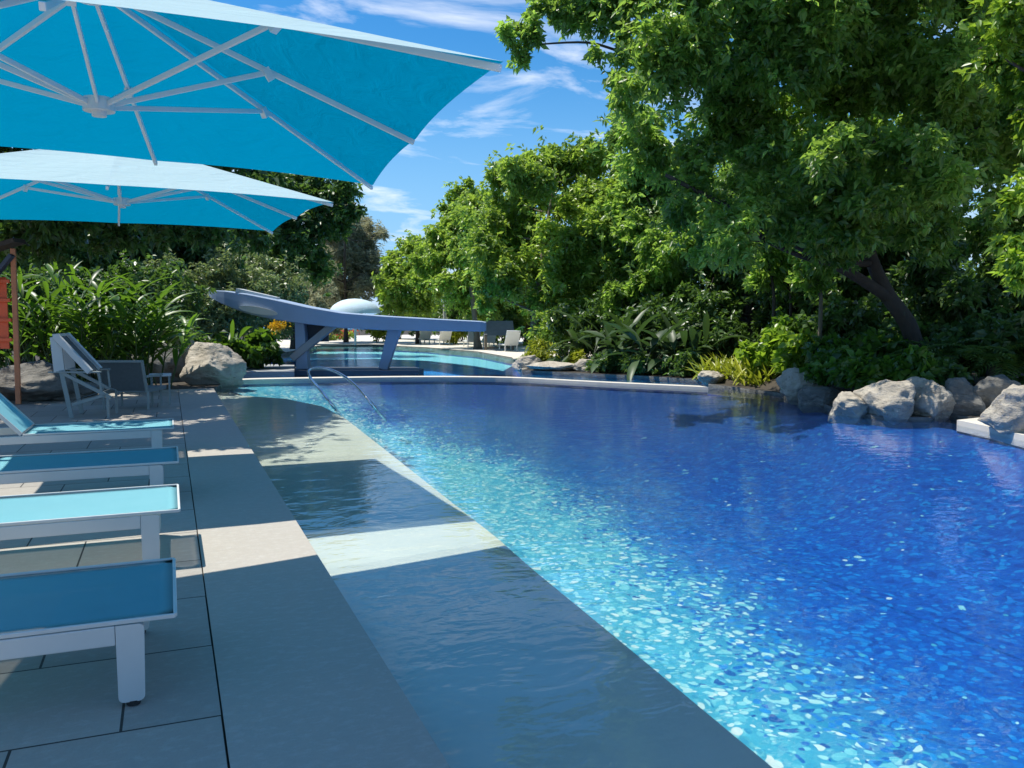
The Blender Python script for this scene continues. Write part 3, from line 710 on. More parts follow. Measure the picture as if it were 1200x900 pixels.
def patio_chair():
    o = at(150, 480); k = (o-Vector((0, 0, HC))).dot(FW)/F
    root = empty('patio_chair', o, 'grey woven armchair turned its back to the camera, beside the white table', 'armchair')
    xd, yd = RT, Vector((FW.x, FW.y, 0)).normalized()
    def q(px, py, dy=0.): return o+xd*((px-150)*k)+Vector((0, 0, (480-py)*k))+yd*dy
    p = MB(); a, b, c, d = q(124, 458), q(172, 458), q(171, 424, -.1), q(120, 424, -.1)
    p.bm.faces.new([p.bm.verts.new(x) for x in (a, b, c, d)]); bmesh.ops.solidify(p.bm, geom=p.bm.faces[:], thickness=.02); p.build('back_panel', M['wicker'], root)
    f = MB(); f.bar(q(122, 460), q(118, 422, -.1), .03); f.bar(q(173, 460), q(172, 422, -.1), .03); f.bar(q(118, 423, -.1), q(172, 423, -.1), .03, .03); f.build('back_frame', M['grey_metal'], root)
    s = MB(); s.box((-.5, 0, 0), (.5, 1, 1)); 
    for v in s.bm.verts: v.co = q(148, 457)+xd*(v.co.x*60*k)+yd*(v.co.y*.5)+Vector((0, 0, (v.co.z-.5)*.05))
    s.build('seat', M['wicker'], root)
    for px, dy in ((122, 0), (174, 0), (124, .48), (172, .48)): l = MB(); l.bar(q(px, 480, dy), q(px, 458, dy), .03); l.build('leg', M['grey_metal'], root)
    for px in (121, 174): l = MB(); l.bar(q(px, 441, -.05), q(px, 441, .45), .045, .025); l.bar(q(px, 458, .43), q(px, 441, .43), .025); l.build('armrest', M['grey_metal'], root)
patio_chair()
def side_table():
    o = at(189, 474); k = (o-Vector((0, 0, HC))).dot(FW)/F
    root = empty('side_table', o, 'small square white-topped side table right of the woven armchair', 'side table')
    s = 12*k; z = 36*k
    t = MB(); t.box((o.x-s, o.y-s, z-.03), (o.x+s, o.y+s, z), .005); t.build('table_top', M['white_metal'], root)
    for sx in (-1, 1):
        for sy in (-1, 1): l = MB(); l.bar((o.x+sx*(s-.03), o.y+sy*(s-.03), 0), (o.x+sx*(s-.03), o.y+sy*(s-.03), z-.031), .026); l.build('leg', M['grey_metal'], root)
side_table()

# ------------------------------------------------------------------ red carved post at the left border
def red_post():
    d0 = 12.; k = d0/F; o = G(10, d0); root = empty('red_post', o, 'weathered red timber post stand with slats among the plants by the left border', 'post')
    q = lambda px, py, dy=0: o+RT*((px-10)*k)+Vector((0, 0, (370-py)*k+HC))+Vector((0, dy, 0))
    b = MB(); b.bar(q(17, 474), q(19, 292), .065, .09, bev=.008); b.build('post', M['rust_paint'], root)
    b = MB(); b.bar(q(-14, 474), q(-12, 292), .1, .12, bev=.01); b.build('post', M['rust_paint'], root)
    b = MB(); b.box((-.5, -.5, -.5), (.5, .5, .5))
    for v in b.bm.verts: v.co = q(4, 367)+RT*(v.co.x*.13)+Vector((0, v.co.y*.05, v.co.z*1.0))
    b.build('panel', M['red_paint'], root)
    for py in (330, 352, 375, 398): b = MB(); b.bar(q(-16, py, -.06), q(14, py, -.06), .03, .05, bev=.005); b.build('slat', M['red_paint'], root)
    b = MB(); b.bar(q(-24, 350, -.12), q(19, 300, -.12), .09, .05); b.build('brace', M['slate_dark'], root)
    b = MB(); b.bar(q(-30, 300), q(27, 283), .3, .06); b.build('cap', M['bark'], root)
red_post()

# ------------------------------------------------------------------ handrail into the pool and submerged steps
hr = smooth_path([at(402, 490, -.35), at(392, 478, -.05), P(378, 460, 12.3), P(364, 443, 12.7), P(362, 434, 12.8), P(370, 431, 12.8), P(386, 433, 12.7), P(403, 441, 12.5), P(421, 456, 12.2), at(440, 479, -.05), at(452, 492, -.35)], 6)
mb = MB(); mb.tube(hr, .021, 10); o = mb.build('pool_handrail', M['chrome'], None, True)
tag(o, 'looped stainless steel handrail rising from the water at the pool ledge', 'handrail')

# ------------------------------------------------------------------ curved blue-grey beam across the water
def beam():
    D = 19.; k = D/F; root = empty('curved_beam', G(400, D), 'long curved blue-grey beam structure on slanting legs over the lagoon', 'beam structure')
    sec = [(239, 341, 346, .02, .3), (246, 340, 351, .3, .55), (262, 340.5, 358, .55, .75), (290, 344, 368, .8, .85), (325, 351, 375.5, .95, .5), (360, 359, 380, 1, .5), (400, 366, 384.5, 1, .5), (450, 370, 387, 1, .5), (510, 373.5, 388, 1, .5), (566, 376.5, 388.5, .95, .5), (569, 377.5, 388, .8, .45)]
    bm = bmesh.new(); yd = Vector((FW.x, FW.y, 0)).normalized(); rings = []
    xs = [s[0] for s in sec]; tt = np.linspace(0, 1, 60)**1.0; X = 239+(569-239)*tt
    ip = lambda c: np.interp(X, xs, [s[c] for s in sec])
    T_, B_, W_ = ip(1), ip(2), ip(3)
    for x, t, b, w in zip(X, T_, B_, W_):
        base = G(x, D); hgt = (b-t)*k; zc = HC+(370-(t+b)/2)*k
        ring = []
        for j in range(16):
            a = 2*math.pi*j/16; ca, sa = math.cos(a), math.sin(a)
            u = math.copysign(abs(ca)**.14, ca)*w*.45; v = math.copysign(abs(sa)**.14, sa)*hgt*.5
            ring.append(bm.verts.new(base+yd*(u+.35)+Vector((0, 0, zc+v))))
        rings.append(ring)
    for A, B in zip(rings, rings[1:]):
        for j in range(16): bm.faces.new((A[j], A[(j+1) % 16], B[(j+1) % 16], B[j]))
    bm.faces.new(rings[0][::-1]); bm.faces.new(rings[-1]); bmesh.ops.recalc_face_normals(bm, faces=bm.faces)
    me = bpy.data.meshes.new('beam'); bm.to_mesh(me); bm.free(); link('beam', me, M['slate'], root, False)
    def q(px, py, dy): return G(px, D)+yd*dy+Vector((0, 0, HC+(370-py)*k))
    def oval(px, py, rx, ry, tilt, dy, name):
        mb = MB(); vs = []
        for j in range(24):
            a = 2*math.pi*j/24; ux, uy = math.cos(a)*rx, math.sin(a)*ry
            c, s_ = math.cos(tilt), math.sin(tilt); vs.append((px+ux*c-uy*s_, py+ux*s_+uy*c))
        f = [mb.bm.verts.new(q(x, y, dy)) for x, y in vs]; b = [mb.bm.verts.new(q(x, y, dy+.12)) for x, y in vs]
        mb.bm.faces.new(f); mb.bm.faces.new(b[::-1])
        for j in range(24): mb.bm.faces.new((f[j], f[(j+1) % 24], b[(j+1) % 24], b[j]))
        mb.build(name, M['stone_pale'], root)
    oval(304, 364, 23, 4.2, .17, -.09, 'lit_oval')  # pale disc stands in for the lit oval on the beam's face
    mb = MB(); mb.bar(q(276, 340.5, .3), q(322, 349.5, .3), .5, .1, w2=.3, h2=.05); mb.build('top_cap', M['white_metal'], root)
    mb = MB(); mb.bar(q(352, 434, .2), q(348, 372, .3), .28, .3, up=FW, w2=.2, h2=.3, bev=.02); mb.build('leg', M['slate'], root)
    mb = MB(); mb.bar(q(340, 421, .1), q(392, 378, .2), .16, .2, up=FW, bev=.02); mb.build('brace', M['concrete'], root)
    mb = MB(); mb.bar(q(447, 434, .2), q(461, 384, .3), .2, .24, up=FW, w2=.28, h2=.3, bev=.02); mb.build('leg', M['slate'], root)
    mb = MB(); mb.bar(q(350, 390, .5), q(379, 390, .5), .1, .42); mb.build('panel', M['slate_dark'], root)
    pl = MB(); pl.prism([(p.x, p.y) for p in (G(342, 18.75), G(490, 18.75), G(496, 19.4), G(485, 20.1), G(345, 20.1))], -.59, .045); pl.build('platform', M['slate_dark'], root)
beam()

# ------------------------------------------------------------------ rocks
rock('large pale limestone boulder with a sunlit top at the end of the deck', 246, 447, 15.9, 74, 46, 1.1, 3)
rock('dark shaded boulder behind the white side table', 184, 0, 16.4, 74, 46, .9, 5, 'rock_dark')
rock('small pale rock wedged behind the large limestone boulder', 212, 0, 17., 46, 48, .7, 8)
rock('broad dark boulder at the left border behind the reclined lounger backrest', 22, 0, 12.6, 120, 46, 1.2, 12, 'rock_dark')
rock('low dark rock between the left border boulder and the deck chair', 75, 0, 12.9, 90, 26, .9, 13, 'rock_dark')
rock('grey rock at the near corner of the lagoon below the yellow-green shrub', 617, 0, 20.3, 38, 17, .7, 21)
rock('long flat white rock on the lagoon bank', 648, 0, 19.6, 66, 11, .7, 22)
rock('grey-white rock at the right end of the lagoon bank', 689, 0, 19.5, 36, 15, .7, 23)
rock('small white rock where the weir curb meets the right bank', 836, 0, 15.95, 34, 17, .5, 24)
rock('white boulder in front of the bright green plants', 942, 0, 13.3, 60, 36, .8, 31, z0=-.06)
rock('dark jagged rock right of the white boulder at the waterline', 968, 0, 12.4, 54, 36, .6, 32, 'rock_dark', z0=-.12)
rock('low grey boulder dipping into the water left of the tall grey one', 1000, 0, 11.2, 54, 38, .7, 33, z0=-.12)
rock('tall rounded grey boulder in front of the leaning tree trunk', 1043, 0, 10.95, 82, 55, .9, 36, z0=-.1)
rock('grey upright rock right of the tall rounded boulder', 1088, 0, 10.9, 54, 47, .8, 37, z0=-.1)
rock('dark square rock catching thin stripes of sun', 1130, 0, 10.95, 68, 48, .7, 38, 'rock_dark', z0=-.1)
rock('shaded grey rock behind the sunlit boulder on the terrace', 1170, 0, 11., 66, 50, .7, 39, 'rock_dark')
rock('large bright sunlit boulder on the pale terrace corner at the right border', 1206, 0, 9.1, 92, 62, .8, 44, z0=.03)

# ------------------------------------------------------------------ vegetation: the leaning canopy tree on the right
T0 = 13.6
tr = [G(1082, T0, .25), P(1066, 385, T0), P(1040, 345, T0), P(1020, 300, T0), P(1004, 235, T0), P(990, 150, T0), P(965, 60, T0), P(940, -60, T0)]
big = px_blobs([(592, 46, 17, -.5), (612, 60, 18, -.4), (628, 40, 18, -.5), (612, 34, 15, -.4), (646, 10, 20, -.4), (625, 4, 14, -.4), (668, 22, 18, -.4), (690, 8, 26, -.4), (720, 20, 55), (735, 95, 50), (770, 170, 48), (805, 60, 75), (840, 150, 70), (800, 235, 48), (890, 50, 85), (900, 190, 70), (870, 270, 48), (960, 110, 85), (960, 10, 90), (965, 240, 62), (1040, 60, 95), (1045, 160, 70), (1110, 110, 80), (1120, 210, 52), (1180, 140, 75), (1195, 250, 55), (1060, 250, 48), (700, -60, 70), (820, -90, 100), (960, -120, 110), (1100, -70, 110), (1230, -20, 110), (1235, 160, 80), (1160, 60, 70), (900, -60, 110, -1.6), (1020, -50, 115, -1.9), (1130, -60, 105, -2.), (960, -170, 120, -1.6), (1090, -180, 120, -1.8), (830, -40, 90, -1.5), (985, 245, 48, -1.5), (1040, 235, 50, -1.3), (930, 255, 46, -1.3), (885, 225, 50, -1.2), (1085, 275, 42, -1.), (835, 280, 36, -.8), (1010, 190, 60, -2.), (1090, 180, 60, -2.2), (960, 180, 55, -2.2), (1150, 260, 40, .8)], T0, 1.6)
root = tree('leaning_canopy_tree', 'tall leaning tree with a dark branching trunk and wide crown over the right bank', tr, .155, big, 'leaf_big', .12, 34000, per=8, shell=.25, gap=-.1, clump=.4, share=.12)
mb = MB()
for pth, r in (([P(1046, 352, T0), P(1000, 322, T0-.2), P(940, 290, T0-.4), P(890, 262, T0-.6), P(840, 236, T0-.7), P(780, 205, T0-.8)], .1),
               ([P(1014, 282, T0), P(1050, 220, T0-.3), P(1095, 150, T0-.4), P(1130, 90, T0-.4)], .07), ([P(965, 60, T0), P(890, 22, T0-.3), P(800, 36, T0-.4), P(745, 62, T0-.3), P(690, 50, T0-.4), P(630, 52, T0-.5)], .045)):
    pp = smooth_path(pth, 5); mb.tube(pp, [r*(1-.72*i/(len(pp)-1)) for i in range(len(pp))], 8)
mb.build('limb', M['bark'], root, True)
# fresh green tree at the right border, nearer
tree('fresh_green_tree', 'bright yellow-green sunlit foliage hanging in at the upper right corner', [G(1340, 9., .2), P(1335, 200, 9.), P(1300, 60, 9.), P(1260, -60, 9.)], .1,
     px_blobs([(1180, 20, 38), (1205, 70, 42), (1225, 130, 45), (1165, 60, 24), (1215, 220, 34), (1250, 20, 60), (1196, 300, 28), (1260, 200, 60), (1230, -50, 70)], 8.9, .5), 'leaf_fresh', .11, 3400, per=8, gap=-.1)
# trees behind the lagoon, left to right
GRP = 'trees behind the pool'
tree('broad_green_tree', 'broad light green tree with rounded lobes, centre of the picture behind the lagoon', [G(628, 24), P(626, 380, 24), P(632, 330, 24), P(640, 270, 24), P(650, 215, 24)], .13,
     px_blobs([(622, 205, 34), (650, 190, 30), (690, 195, 32), (600, 235, 34), (655, 235, 45), (705, 240, 45), (585, 270, 38), (630, 285, 48), (690, 290, 50), (600, 320, 42), (650, 335, 45), (575, 300, 30), (740, 215, 30), (735, 260, 40), (580, 345, 30), (700, 340, 36)], 24, 1.3), 'leaf_mid', .17, 12000, GRP, 'bark_pale', per=8, gap=-.2, clump=.7)
tree('broad_green_tree', 'smaller green tree standing left of the broad light green one', [G(560, 32), P(556, 370, 32), P(548, 300, 32), P(544, 250, 32)], .13,
     px_blobs([(545, 232, 22), (530, 255, 26), (560, 260, 28), (520, 285, 26), (550, 295, 30), (575, 240, 22), (505, 315, 26), (540, 330, 30), (570, 330, 26), (560, 355, 24)], 32, 1.3), 'leaf_mid', .19, 5200, GRP, 'bark_pale', per=8, gap=-.2, clump=.7)
tree('broad_green_tree', 'low loose green tree behind the middle of the curved beam', [G(490, 38), P(488, 370, 38), P(486, 330, 38), P(484, 300, 38)], .1,
     px_blobs([(480, 290, 18), (465, 305, 18), (495, 300, 20), (460, 330, 22), (485, 330, 24), (510, 335, 22), (470, 350, 18), (500, 355, 18), (452, 345, 16)], 38, 1.2), 'leaf_mid', .24, 2600, GRP, per=7, gap=-.15, clump=.7)
tree('grey_feathery_tree', 'feathery grey-olive tree beside the gap of sky below the parasols', [G(405, 40), P(405, 360, 40), P(404, 300, 38), P(406, 250, 38)], .1,
     px_blobs([(400, 255, 24), (420, 270, 26), (385, 280, 28), (410, 300, 32), (435, 300, 22), (380, 315, 30), (425, 325, 26), (400, 335, 28), (440, 275, 16), (370, 340, 26), (395, 240, 20), (365, 300, 26), (445, 325, 20), (430, 335, 20)], 40, 1.), 'leaf_olive', .24, 7500, GRP, per=9, wide=.16, gap=-.12, axis_up=1., clump=.6)
tree('dark_round_tree', 'dark spreading tree behind the second parasol, left of the feathery one', [G(345, 32), P(345, 360, 32), P(348, 290, 32), P(350, 230, 32)], .15,
     px_blobs([(350, 225, 30), (390, 225, 26), (320, 240, 30), (365, 250, 34), (300, 265, 32), (335, 275, 34), (410, 240, 14), (290, 300, 30), (330, 310, 34), (360, 300, 30), (270, 275, 28), (400, 215, 16)], 32, 1.2), 'leaf_dark', .24, 4200, GRP, per=8, gap=-.2, clump=.6)
tree('dark_round_tree', 'deep green tree just right of the broad light green one', [G(770, 23, .1), P(768, 370, 23), P(764, 300, 23), P(770, 230, 23)], .13,
     px_blobs([(760, 200, 44), (800, 225, 50), (770, 260, 48), (745, 300, 42), (800, 300, 50), (780, 340, 44), (730, 340, 34), (830, 270, 44), (760, 370, 32), (750, 150, 36), (810, 370, 34)], 22, 1.3), 'leaf_big', .165, 7500, GRP, per=8, gap=-.25, clump=.6)
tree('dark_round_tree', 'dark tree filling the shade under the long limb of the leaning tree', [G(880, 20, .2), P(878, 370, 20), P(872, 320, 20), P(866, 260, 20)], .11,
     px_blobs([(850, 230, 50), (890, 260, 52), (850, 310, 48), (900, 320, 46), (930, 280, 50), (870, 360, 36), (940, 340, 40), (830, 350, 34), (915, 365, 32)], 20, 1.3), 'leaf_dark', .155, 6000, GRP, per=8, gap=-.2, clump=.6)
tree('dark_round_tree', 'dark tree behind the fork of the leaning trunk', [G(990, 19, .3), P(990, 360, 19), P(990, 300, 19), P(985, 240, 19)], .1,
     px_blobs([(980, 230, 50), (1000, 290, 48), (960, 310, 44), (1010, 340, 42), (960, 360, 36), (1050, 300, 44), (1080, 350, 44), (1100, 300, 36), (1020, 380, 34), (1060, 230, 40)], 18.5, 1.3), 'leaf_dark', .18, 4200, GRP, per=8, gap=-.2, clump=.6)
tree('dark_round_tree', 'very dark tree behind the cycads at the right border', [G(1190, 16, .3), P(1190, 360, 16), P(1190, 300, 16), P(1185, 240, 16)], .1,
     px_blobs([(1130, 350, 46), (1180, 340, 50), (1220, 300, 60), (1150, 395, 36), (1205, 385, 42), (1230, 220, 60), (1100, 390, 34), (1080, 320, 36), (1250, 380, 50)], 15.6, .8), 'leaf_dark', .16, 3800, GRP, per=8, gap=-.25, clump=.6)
tree('overhanging_tree', 'dark leafy tree whose branches hang over the deck behind the second parasol', [G(-90, 13.5), P(-90, 380, 13.5), P(-80, 300, 13.5), P(-60, 200, 13.4), P(20, 90, 13.3)], .2,
     px_blobs([(20, 225, 58), (80, 262, 32), (130, 255, 34), (190, 262, 32), (240, 262, 28), (290, 268, 24), (60, 150, 80), (160, 170, 70), (250, 200, 55), (310, 225, 35), (-60, 250, 60), (30, 60, 90), (150, 80, 80), (10, 275, 28), (230, 120, 60)], 13.3, 1.2)+[(Vector(c), r) for c, r in (((-1.9, 9.9, 3.9), .8), ((-1.2, 10.6, 4.3), .9), ((-.5, 11.4, 4.2), .9), ((-2.2, 11.6, 4.2), 1.), ((-1.2, 12.4, 4.6), 1.), ((-.2, 12.8, 4.4), .9), ((-.4, 14.2, 4.6), .9), ((-1.8, 13.8, 4.6), 1.1), ((.3, 13.6, 4.1), .7), ((-2.9, 10.6, 4.2), .9), ((-3.2, 12.2, 4.3), 1.1), ((-2.7, 13.2, 4.5), 1.), ((-3.7, 11.2, 4.5), 1.), ((-3.6, 14.2, 4.6), 1.1))], 'leaf_dark', .15, 14000, share=0., per=8, gap=-.25, clump=.5)
# trees farther back that close the view
for i, (px, dd, top_, lab, lm) in enumerate(((30, 22, 180, 'far tree behind the ginger clumps at the left border', 'leaf_dark'), (150, 23, 200, 'far tree behind the middle of the ginger clumps', 'leaf_dark'), (250, 24, 205, 'far tree behind the left tip of the beam', 'leaf_dark'),
        (720, 32, 210, 'distant tree glimpsed between broad green and deep green trees', 'leaf_mid'), (860, 30, 150, 'distant tree behind the long limb', 'leaf_big'), (960, 29, 130, 'distant tree behind the leaning trunk fork', 'leaf_big'), (1050, 28, 250, 'distant tree behind the gap of sky at the right', 'leaf_dark'), (1170, 28, 330, 'distant low tree behind the right border shrubs', 'leaf_dark'), (620, 36, 260, 'distant tree behind the broad light green tree', 'leaf_mid'))):
    h_ = 395-top_; bl = []
    for j in range(12): bl.append((px+random.uniform(-55, 55), top_+25+(h_-40)*j/12., random.uniform(26, 42)))
    tree('distant_tree', lab, [G(px, dd), P(px, 350, dd), P(px+4, (350+top_)/2, dd), P(px, top_+25, dd)], .14, px_blobs(bl, dd, 1.2), lm, .26, 3200, GRP, per=7, gap=-.3, clump=.6)
for i, (px, dd, h, lab) in enumerate(((960, 15, 150, 'slim bare trunk left of the leaning tree, half hidden by leaves'), (905, 17, 120, 'thin dark stem standing in the bright gap'), (925, 17.5, 120, 'second thin dark stem right in the bright gap'))):
    tree('slender_tree', lab, [G(px, dd, .2), P(px+2, 350, dd), P(px-4, 310, dd), P(px-2, 290, dd)], .045, px_blobs([(px-5, 290, 26), (px+10, 310, 22), (px-12, 325, 18)], dd, .3), 'leaf_big', .16, 260, 'slender trees on the right bank', 'bark_pale' if i == 0 else 'bark', per=7)

# ------------------------------------------------------------------ shrubs and plants
g1 = 'ginger clumps behind the deck'
for px, dd, h, st, lab in ((48, 14.6, 2.1, 13, 'tall light green ginger clump beside the red post'), (112, 14.8, 1.9, 15, 'ginger clump with long bright blades above the deck chair'), (160, 14.9, 1.65, 15, 'ginger clump with arching blades reaching right above the woven armchair'), (85, 16.2, 2.2, 12, 'ginger clump half hidden behind the front clumps'), (190, 17.6, .95, 9, 'low ginger clump behind the dark boulder')):
    blade_plant('ginger_plant', lab, G(px, dd), st, h*.87, 1.0, 'leaf_ginger', .70, .088, 11, 1.1, g1, r=.3)
for px, dd, w, top_, lm, lf, lab in ((18, 15.6, 1.1, 310, 'leaf_dark', .12, 'dark shrub behind the red post'), (75, 17.5, 1.6, 300, 'leaf_dark', .14, 'dark bush behind the tall light ginger'), (150, 18, 1.6, 300, 'leaf_dark', .14, 'dark bush behind the arching ginger'), (212, 21.5, 1.5, 300, 'leaf_grey', .12, 'grey-green small-leaved bush left of the beam tip'), (265, 22.5, 1.5, 285, 'leaf_grey', .12, 'grey-green bush rising behind the beam tip'), (318, 29, 1.8, 296, 'leaf_grey', .13, 'grey-green bush behind the middle left of the beam'), (368, 37, 1.6, 322, 'leaf_olive', .13, 'olive bush below the feathery tree'), (120, 16.4, 1.2, 372, 'leaf_dark', .12, 'low dark shrub behind the deck chair'), (185, 17.3, 1.1, 372, 'leaf_dark', .12, 'low dark shrub behind the dark boulder')):
    h = HC+(370-top_)*dd/F
    shrub('leafy_shrub', lab, G(px, dd), w, h, lm, lf, int(520*w*max(1., h/1.4)), 'shrubs behind the deck and beam', per=8)
for px, dd, w, top_, lm, lab in ((335, 46, 2.2, 338, 'leaf_dark', 'dark hedge shrub across the lagoon behind the left beam leg'), (368, 47, 1.6, 346, 'leaf_grey', 'grey-green hedge shrub left of the domed parasol'), (468, 46, 1.5, 340, 'leaf_dark', 'dark hedge shrub right of the right beam leg, far across'), (500, 44, 1.5, 336, 'leaf_mid', 'mid green hedge shrub left of the lamp post'), (542, 42, 1.6, 338, 'leaf_dark', 'dark hedge shrub right of the lamp post'), (578, 40, 1.6, 344, 'leaf_mid', 'mid green hedge shrub behind the kiosk roof'), (615, 38, 1.6, 340, 'leaf_dark', 'dark hedge shrub right of the kiosk')):
    shrub('hedge_shrub', lab, G(px, dd), w, HC+(370-top_)*dd/F, lm, .2, int(620*w), 'hedge shrubs across the lagoon', per=7)
# yellow flowering shrub under the beam
r0 = shrub('flowering_shrub', 'dark round-leaved shrub with a yellow flower head in front of the left beam leg', G(303, 18.7, .09), .55, .85, 'leaf_ginger', .17, 330, None, 7, wide=.75, per=6)
c = P(325, 383, 18.2); pts = np.array([tuple(c+Vector((random.gauss(0, .09), random.gauss(0, .06), random.gauss(0, .05)))) for _ in range(160)])
V, Fc, T = kite_leaves(pts, unit(RNG.normal(size=(160, 3))+np.array([0, -.3, .4])), np.full(160, .075), np.full(160, .05), RNG.random(160)); mesh_np('blossoms', V, Fc, T, M['petal_yellow'], r0)
shrub('leafy_shrub', 'bright green broad-leaved shrub right of the large limestone boulder', G(266, 18.2, .05), .42, .85, 'leaf_ginger', .15, 90, 'shrubs behind the deck and beam', per=7, wide=.7)
# lagoon bank
shrub('yellow_green_shrub', 'bushy yellow-green shrub above the lagoon corner rocks', G(634, 20.8), .52, .62, 'leaf_croton', .13, 300, None, 6, per=9, wide=.35)
shrub('yellow_green_shrub', 'small yellow-green shrub above the grey-white rock', G(677, 20.2), .3, .5, 'leaf_croton', .12, 110, None, 5, per=8, wide=.35)
pg = 'paddle-leaved plants on the lagoon bank'
for px, dd, n, L, lab in ((725, 19.2, 22, 1.5, 'paddle-leaved plant standing left in the shade'), (765, 18.6, 26, 1.7, 'large paddle-leaved plant with pale arching leaves over the weir'), (800, 18.4, 20, 1.5, 'paddle-leaved plant leaning right with long bending leaves'), (738, 20.4, 20, 1.9, 'taller paddle-leaved plant behind the others'), (690, 20.8, 16, 1.3, 'low paddle-leaved plant behind the small yellow-green shrub')):
    rosette('paddle_leaf_plant', lab, G(px, dd, .05), n+4, L*1.06, .19, 'leaf_paddle', .45, 1.7, (.8, 3.2), pg, r=.25)
for px, dd, w, h, lm, lf, lab in ((700, 22, 1.3, 1.7, 'leaf_dark', .15, 'dark bush behind the paddle-leaved plants'), (775, 20.6, 1.4, 1.9, 'leaf_dark', .15, 'dark bush right behind the tallest paddle leaves'), (835, 19, 1.1, 1.6, 'leaf_dark', .14, 'dark bush left of the blue wall'), (665, 23, 1.2, 1.6, 'leaf_mid', .15, 'green bush under the broad light green tree'), (712, 18.9, .45, .4, 'leaf_dark', .12, 'low dark groundcover shrub at the left foot of the paddle-leaved plants'), (752, 18.3, .5, .38, 'leaf_dark', .12, 'low dark groundcover shrub under the middle of the paddle-leaved plants'), (800, 17.7, .5, .4, 'leaf_dark', .12, 'low dark groundcover shrub right of the paddle-leaved plants'), (592, 34.5, .9, 1.7, 'leaf_dark', .17, 'dark bush behind the grey kiosk')):
    shrub('bank_shrub', lab, G(px, dd), w, h, lm, lf, int(560*w), 'shrubs on the far bank', per=8)
# right bank
cg = 'yellow croton tufts on the right bank'
for px, dd, lab in ((842, 16.6, 'yellow croton tuft at the tip of the right bank'), (866, 16.2, 'yellow croton tuft second from the tip of the bank'), (888, 15.4, 'yellow croton tuft left of the white boulder'), (858, 17.3, 'yellow-bronze croton tuft behind the tip of the bank')):
    rosette('croton_tuft', lab, G(px, dd, .02), 70, .62, .055, 'leaf_croton', .0, .7, (.5, 2.2), cg, r=.2)
for px, dd, w, h, lm, lf, lab in ((905, 15.6, .55, .75, 'leaf_fresh', .16, 'bright green broad-leaved shrub behind the white boulder'), (945, 14.6, .5, .72, 'leaf_fresh', .16, 'bright green shrub above the dark jagged rock'), (985, 13.8, .5, .75, 'leaf_ginger', .17, 'mid green shrub left of the tall rounded boulder'), (1020, 13.6, .5, .85, 'leaf_ginger', .17, 'mid green shrub behind the tall rounded boulder'), (925, 16.8, .7, 1.0, 'leaf_ginger', .17, 'green shrub below the thin dark stems'), (1060, 14.4, .7, 1.0, 'leaf_dark', .16, 'dark shrub at the foot of the leaning trunk'), (1120, 13, .6, .9, 'leaf_dark', .14, 'dark shrub behind the striped rock'), (1185, 12.8, .7, 1.1, 'leaf_dark', .14, 'dark shrub behind the sunlit boulder'), (1000, 16, 1.0, 1.5, 'leaf_dark', .15, 'tall dark shrub left of the leaning trunk'), (1240, 12, .8, 1.5, 'leaf_dark', .14, 'dark shrub cut by the right border'), (972, 12.7, .4, .5, 'leaf_ginger', .15, 'low green shrub leaning over the dark jagged rock'), (1012, 11.9, .4, .5, 'leaf_ginger', .15, 'low green shrub leaning over the low grey boulder'), (1066, 11.7, .4, .52, 'leaf_ginger', .15, 'low green shrub between the tall rounded boulder and its right neighbour'), (1108, 11.6, .38, .46, 'leaf_dark', .13, 'low dark shrub leaning over the grey upright rock')):
    shrub('bank_shrub', lab, G(px, dd, .2), w, h, lm, lf, int(420*w*max(1, h)), 'shrubs on the right bank', per=7, wide=.62)
for px, dd, L, lab in ((1120, 12.4, 1.15, 'cycad with arching fronds behind the dark square rock'), (1168, 12.2, 1.2, 'cycad with fronds behind the shaded grey rock'), (1215, 11.8, 1.2, 'cycad cut by the right border above the sunlit boulder')):
    cycad('cycad_palm', lab, G(px, dd, .3), 20, L, 'leaf_sedge', .25, 'cycads on the right bank')

# ------------------------------------------------------------------ things across the lagoon
def far_parasol():
    D = 36.4; k = D/F; o = G(416, D); root = empty('dome_parasol', o, 'pale blue domed parasol above the beam, far across the lagoon', 'parasol')
    mb = MB(); mb.tube([o, o+Vector((0, 0, HC+(370-351)*k))], .05, 8); mb.build('pole', M['alu'], root)
    bm = bmesh.new(); rings = []
    for j in range(7):
        f = j/6; rr = 30*k*math.sin(f*math.pi/2); z = HC+(370-350)*k-17*k*(1-math.cos(f*math.pi/2)); rings.append([bm.verts.new((o.x+rr*math.cos(2*math.pi*i/16), o.y+rr*math.sin(2*math.pi*i/16), z)) for i in range(16)])
    for A, B in zip(rings, rings[1:]):
        for i in range(16): bm.faces.new((A[i], A[(i+1) % 16], B[(i+1) % 16], B[i]))
    bmesh.ops.remove_doubles(bm, verts=bm.verts, dist=.001); me = bpy.data.meshes.new('canopy'); bm.to_mesh(me); bm.free(); link('canopy', me, plain('pale_blue_cloth', (.55, .7, .78), .8), root, True)
far_parasol()
def far_lounger():
    root = empty('white_lounger', (0, 0, 0), '', 'sun lounger', 'white loungers across the lagoon')
    b = MB(); b.box((-.32, -.95, .26), (.32, .35, .32), .02); b.build('seat', M['white_metal'], root, world=False)
    b = MB(); b.bar((0, .33, .3), (0, .85, .95), .64, .06, up=(1, 0, 0)); 
    b.bm.free(); b = MB(); b.box((-.32, 0, -.03), (.32, .8, .03), .02, Matrix.Rotation(R(52), 3, 'X'), Vector((0, 0, 0)))
    for v in b.bm.verts: v.co += Vector((0, .34, .31))
    b.build('backrest', M['white_metal'], root, world=False)
    for sx in (-.27, .27):
        for y in (-.85, .3): l = MB(); l.bar((sx, y, 0), (sx, y, .262), .05); l.build('leg', M['white_metal'], root, world=False)
    return root
fl = far_lounger()
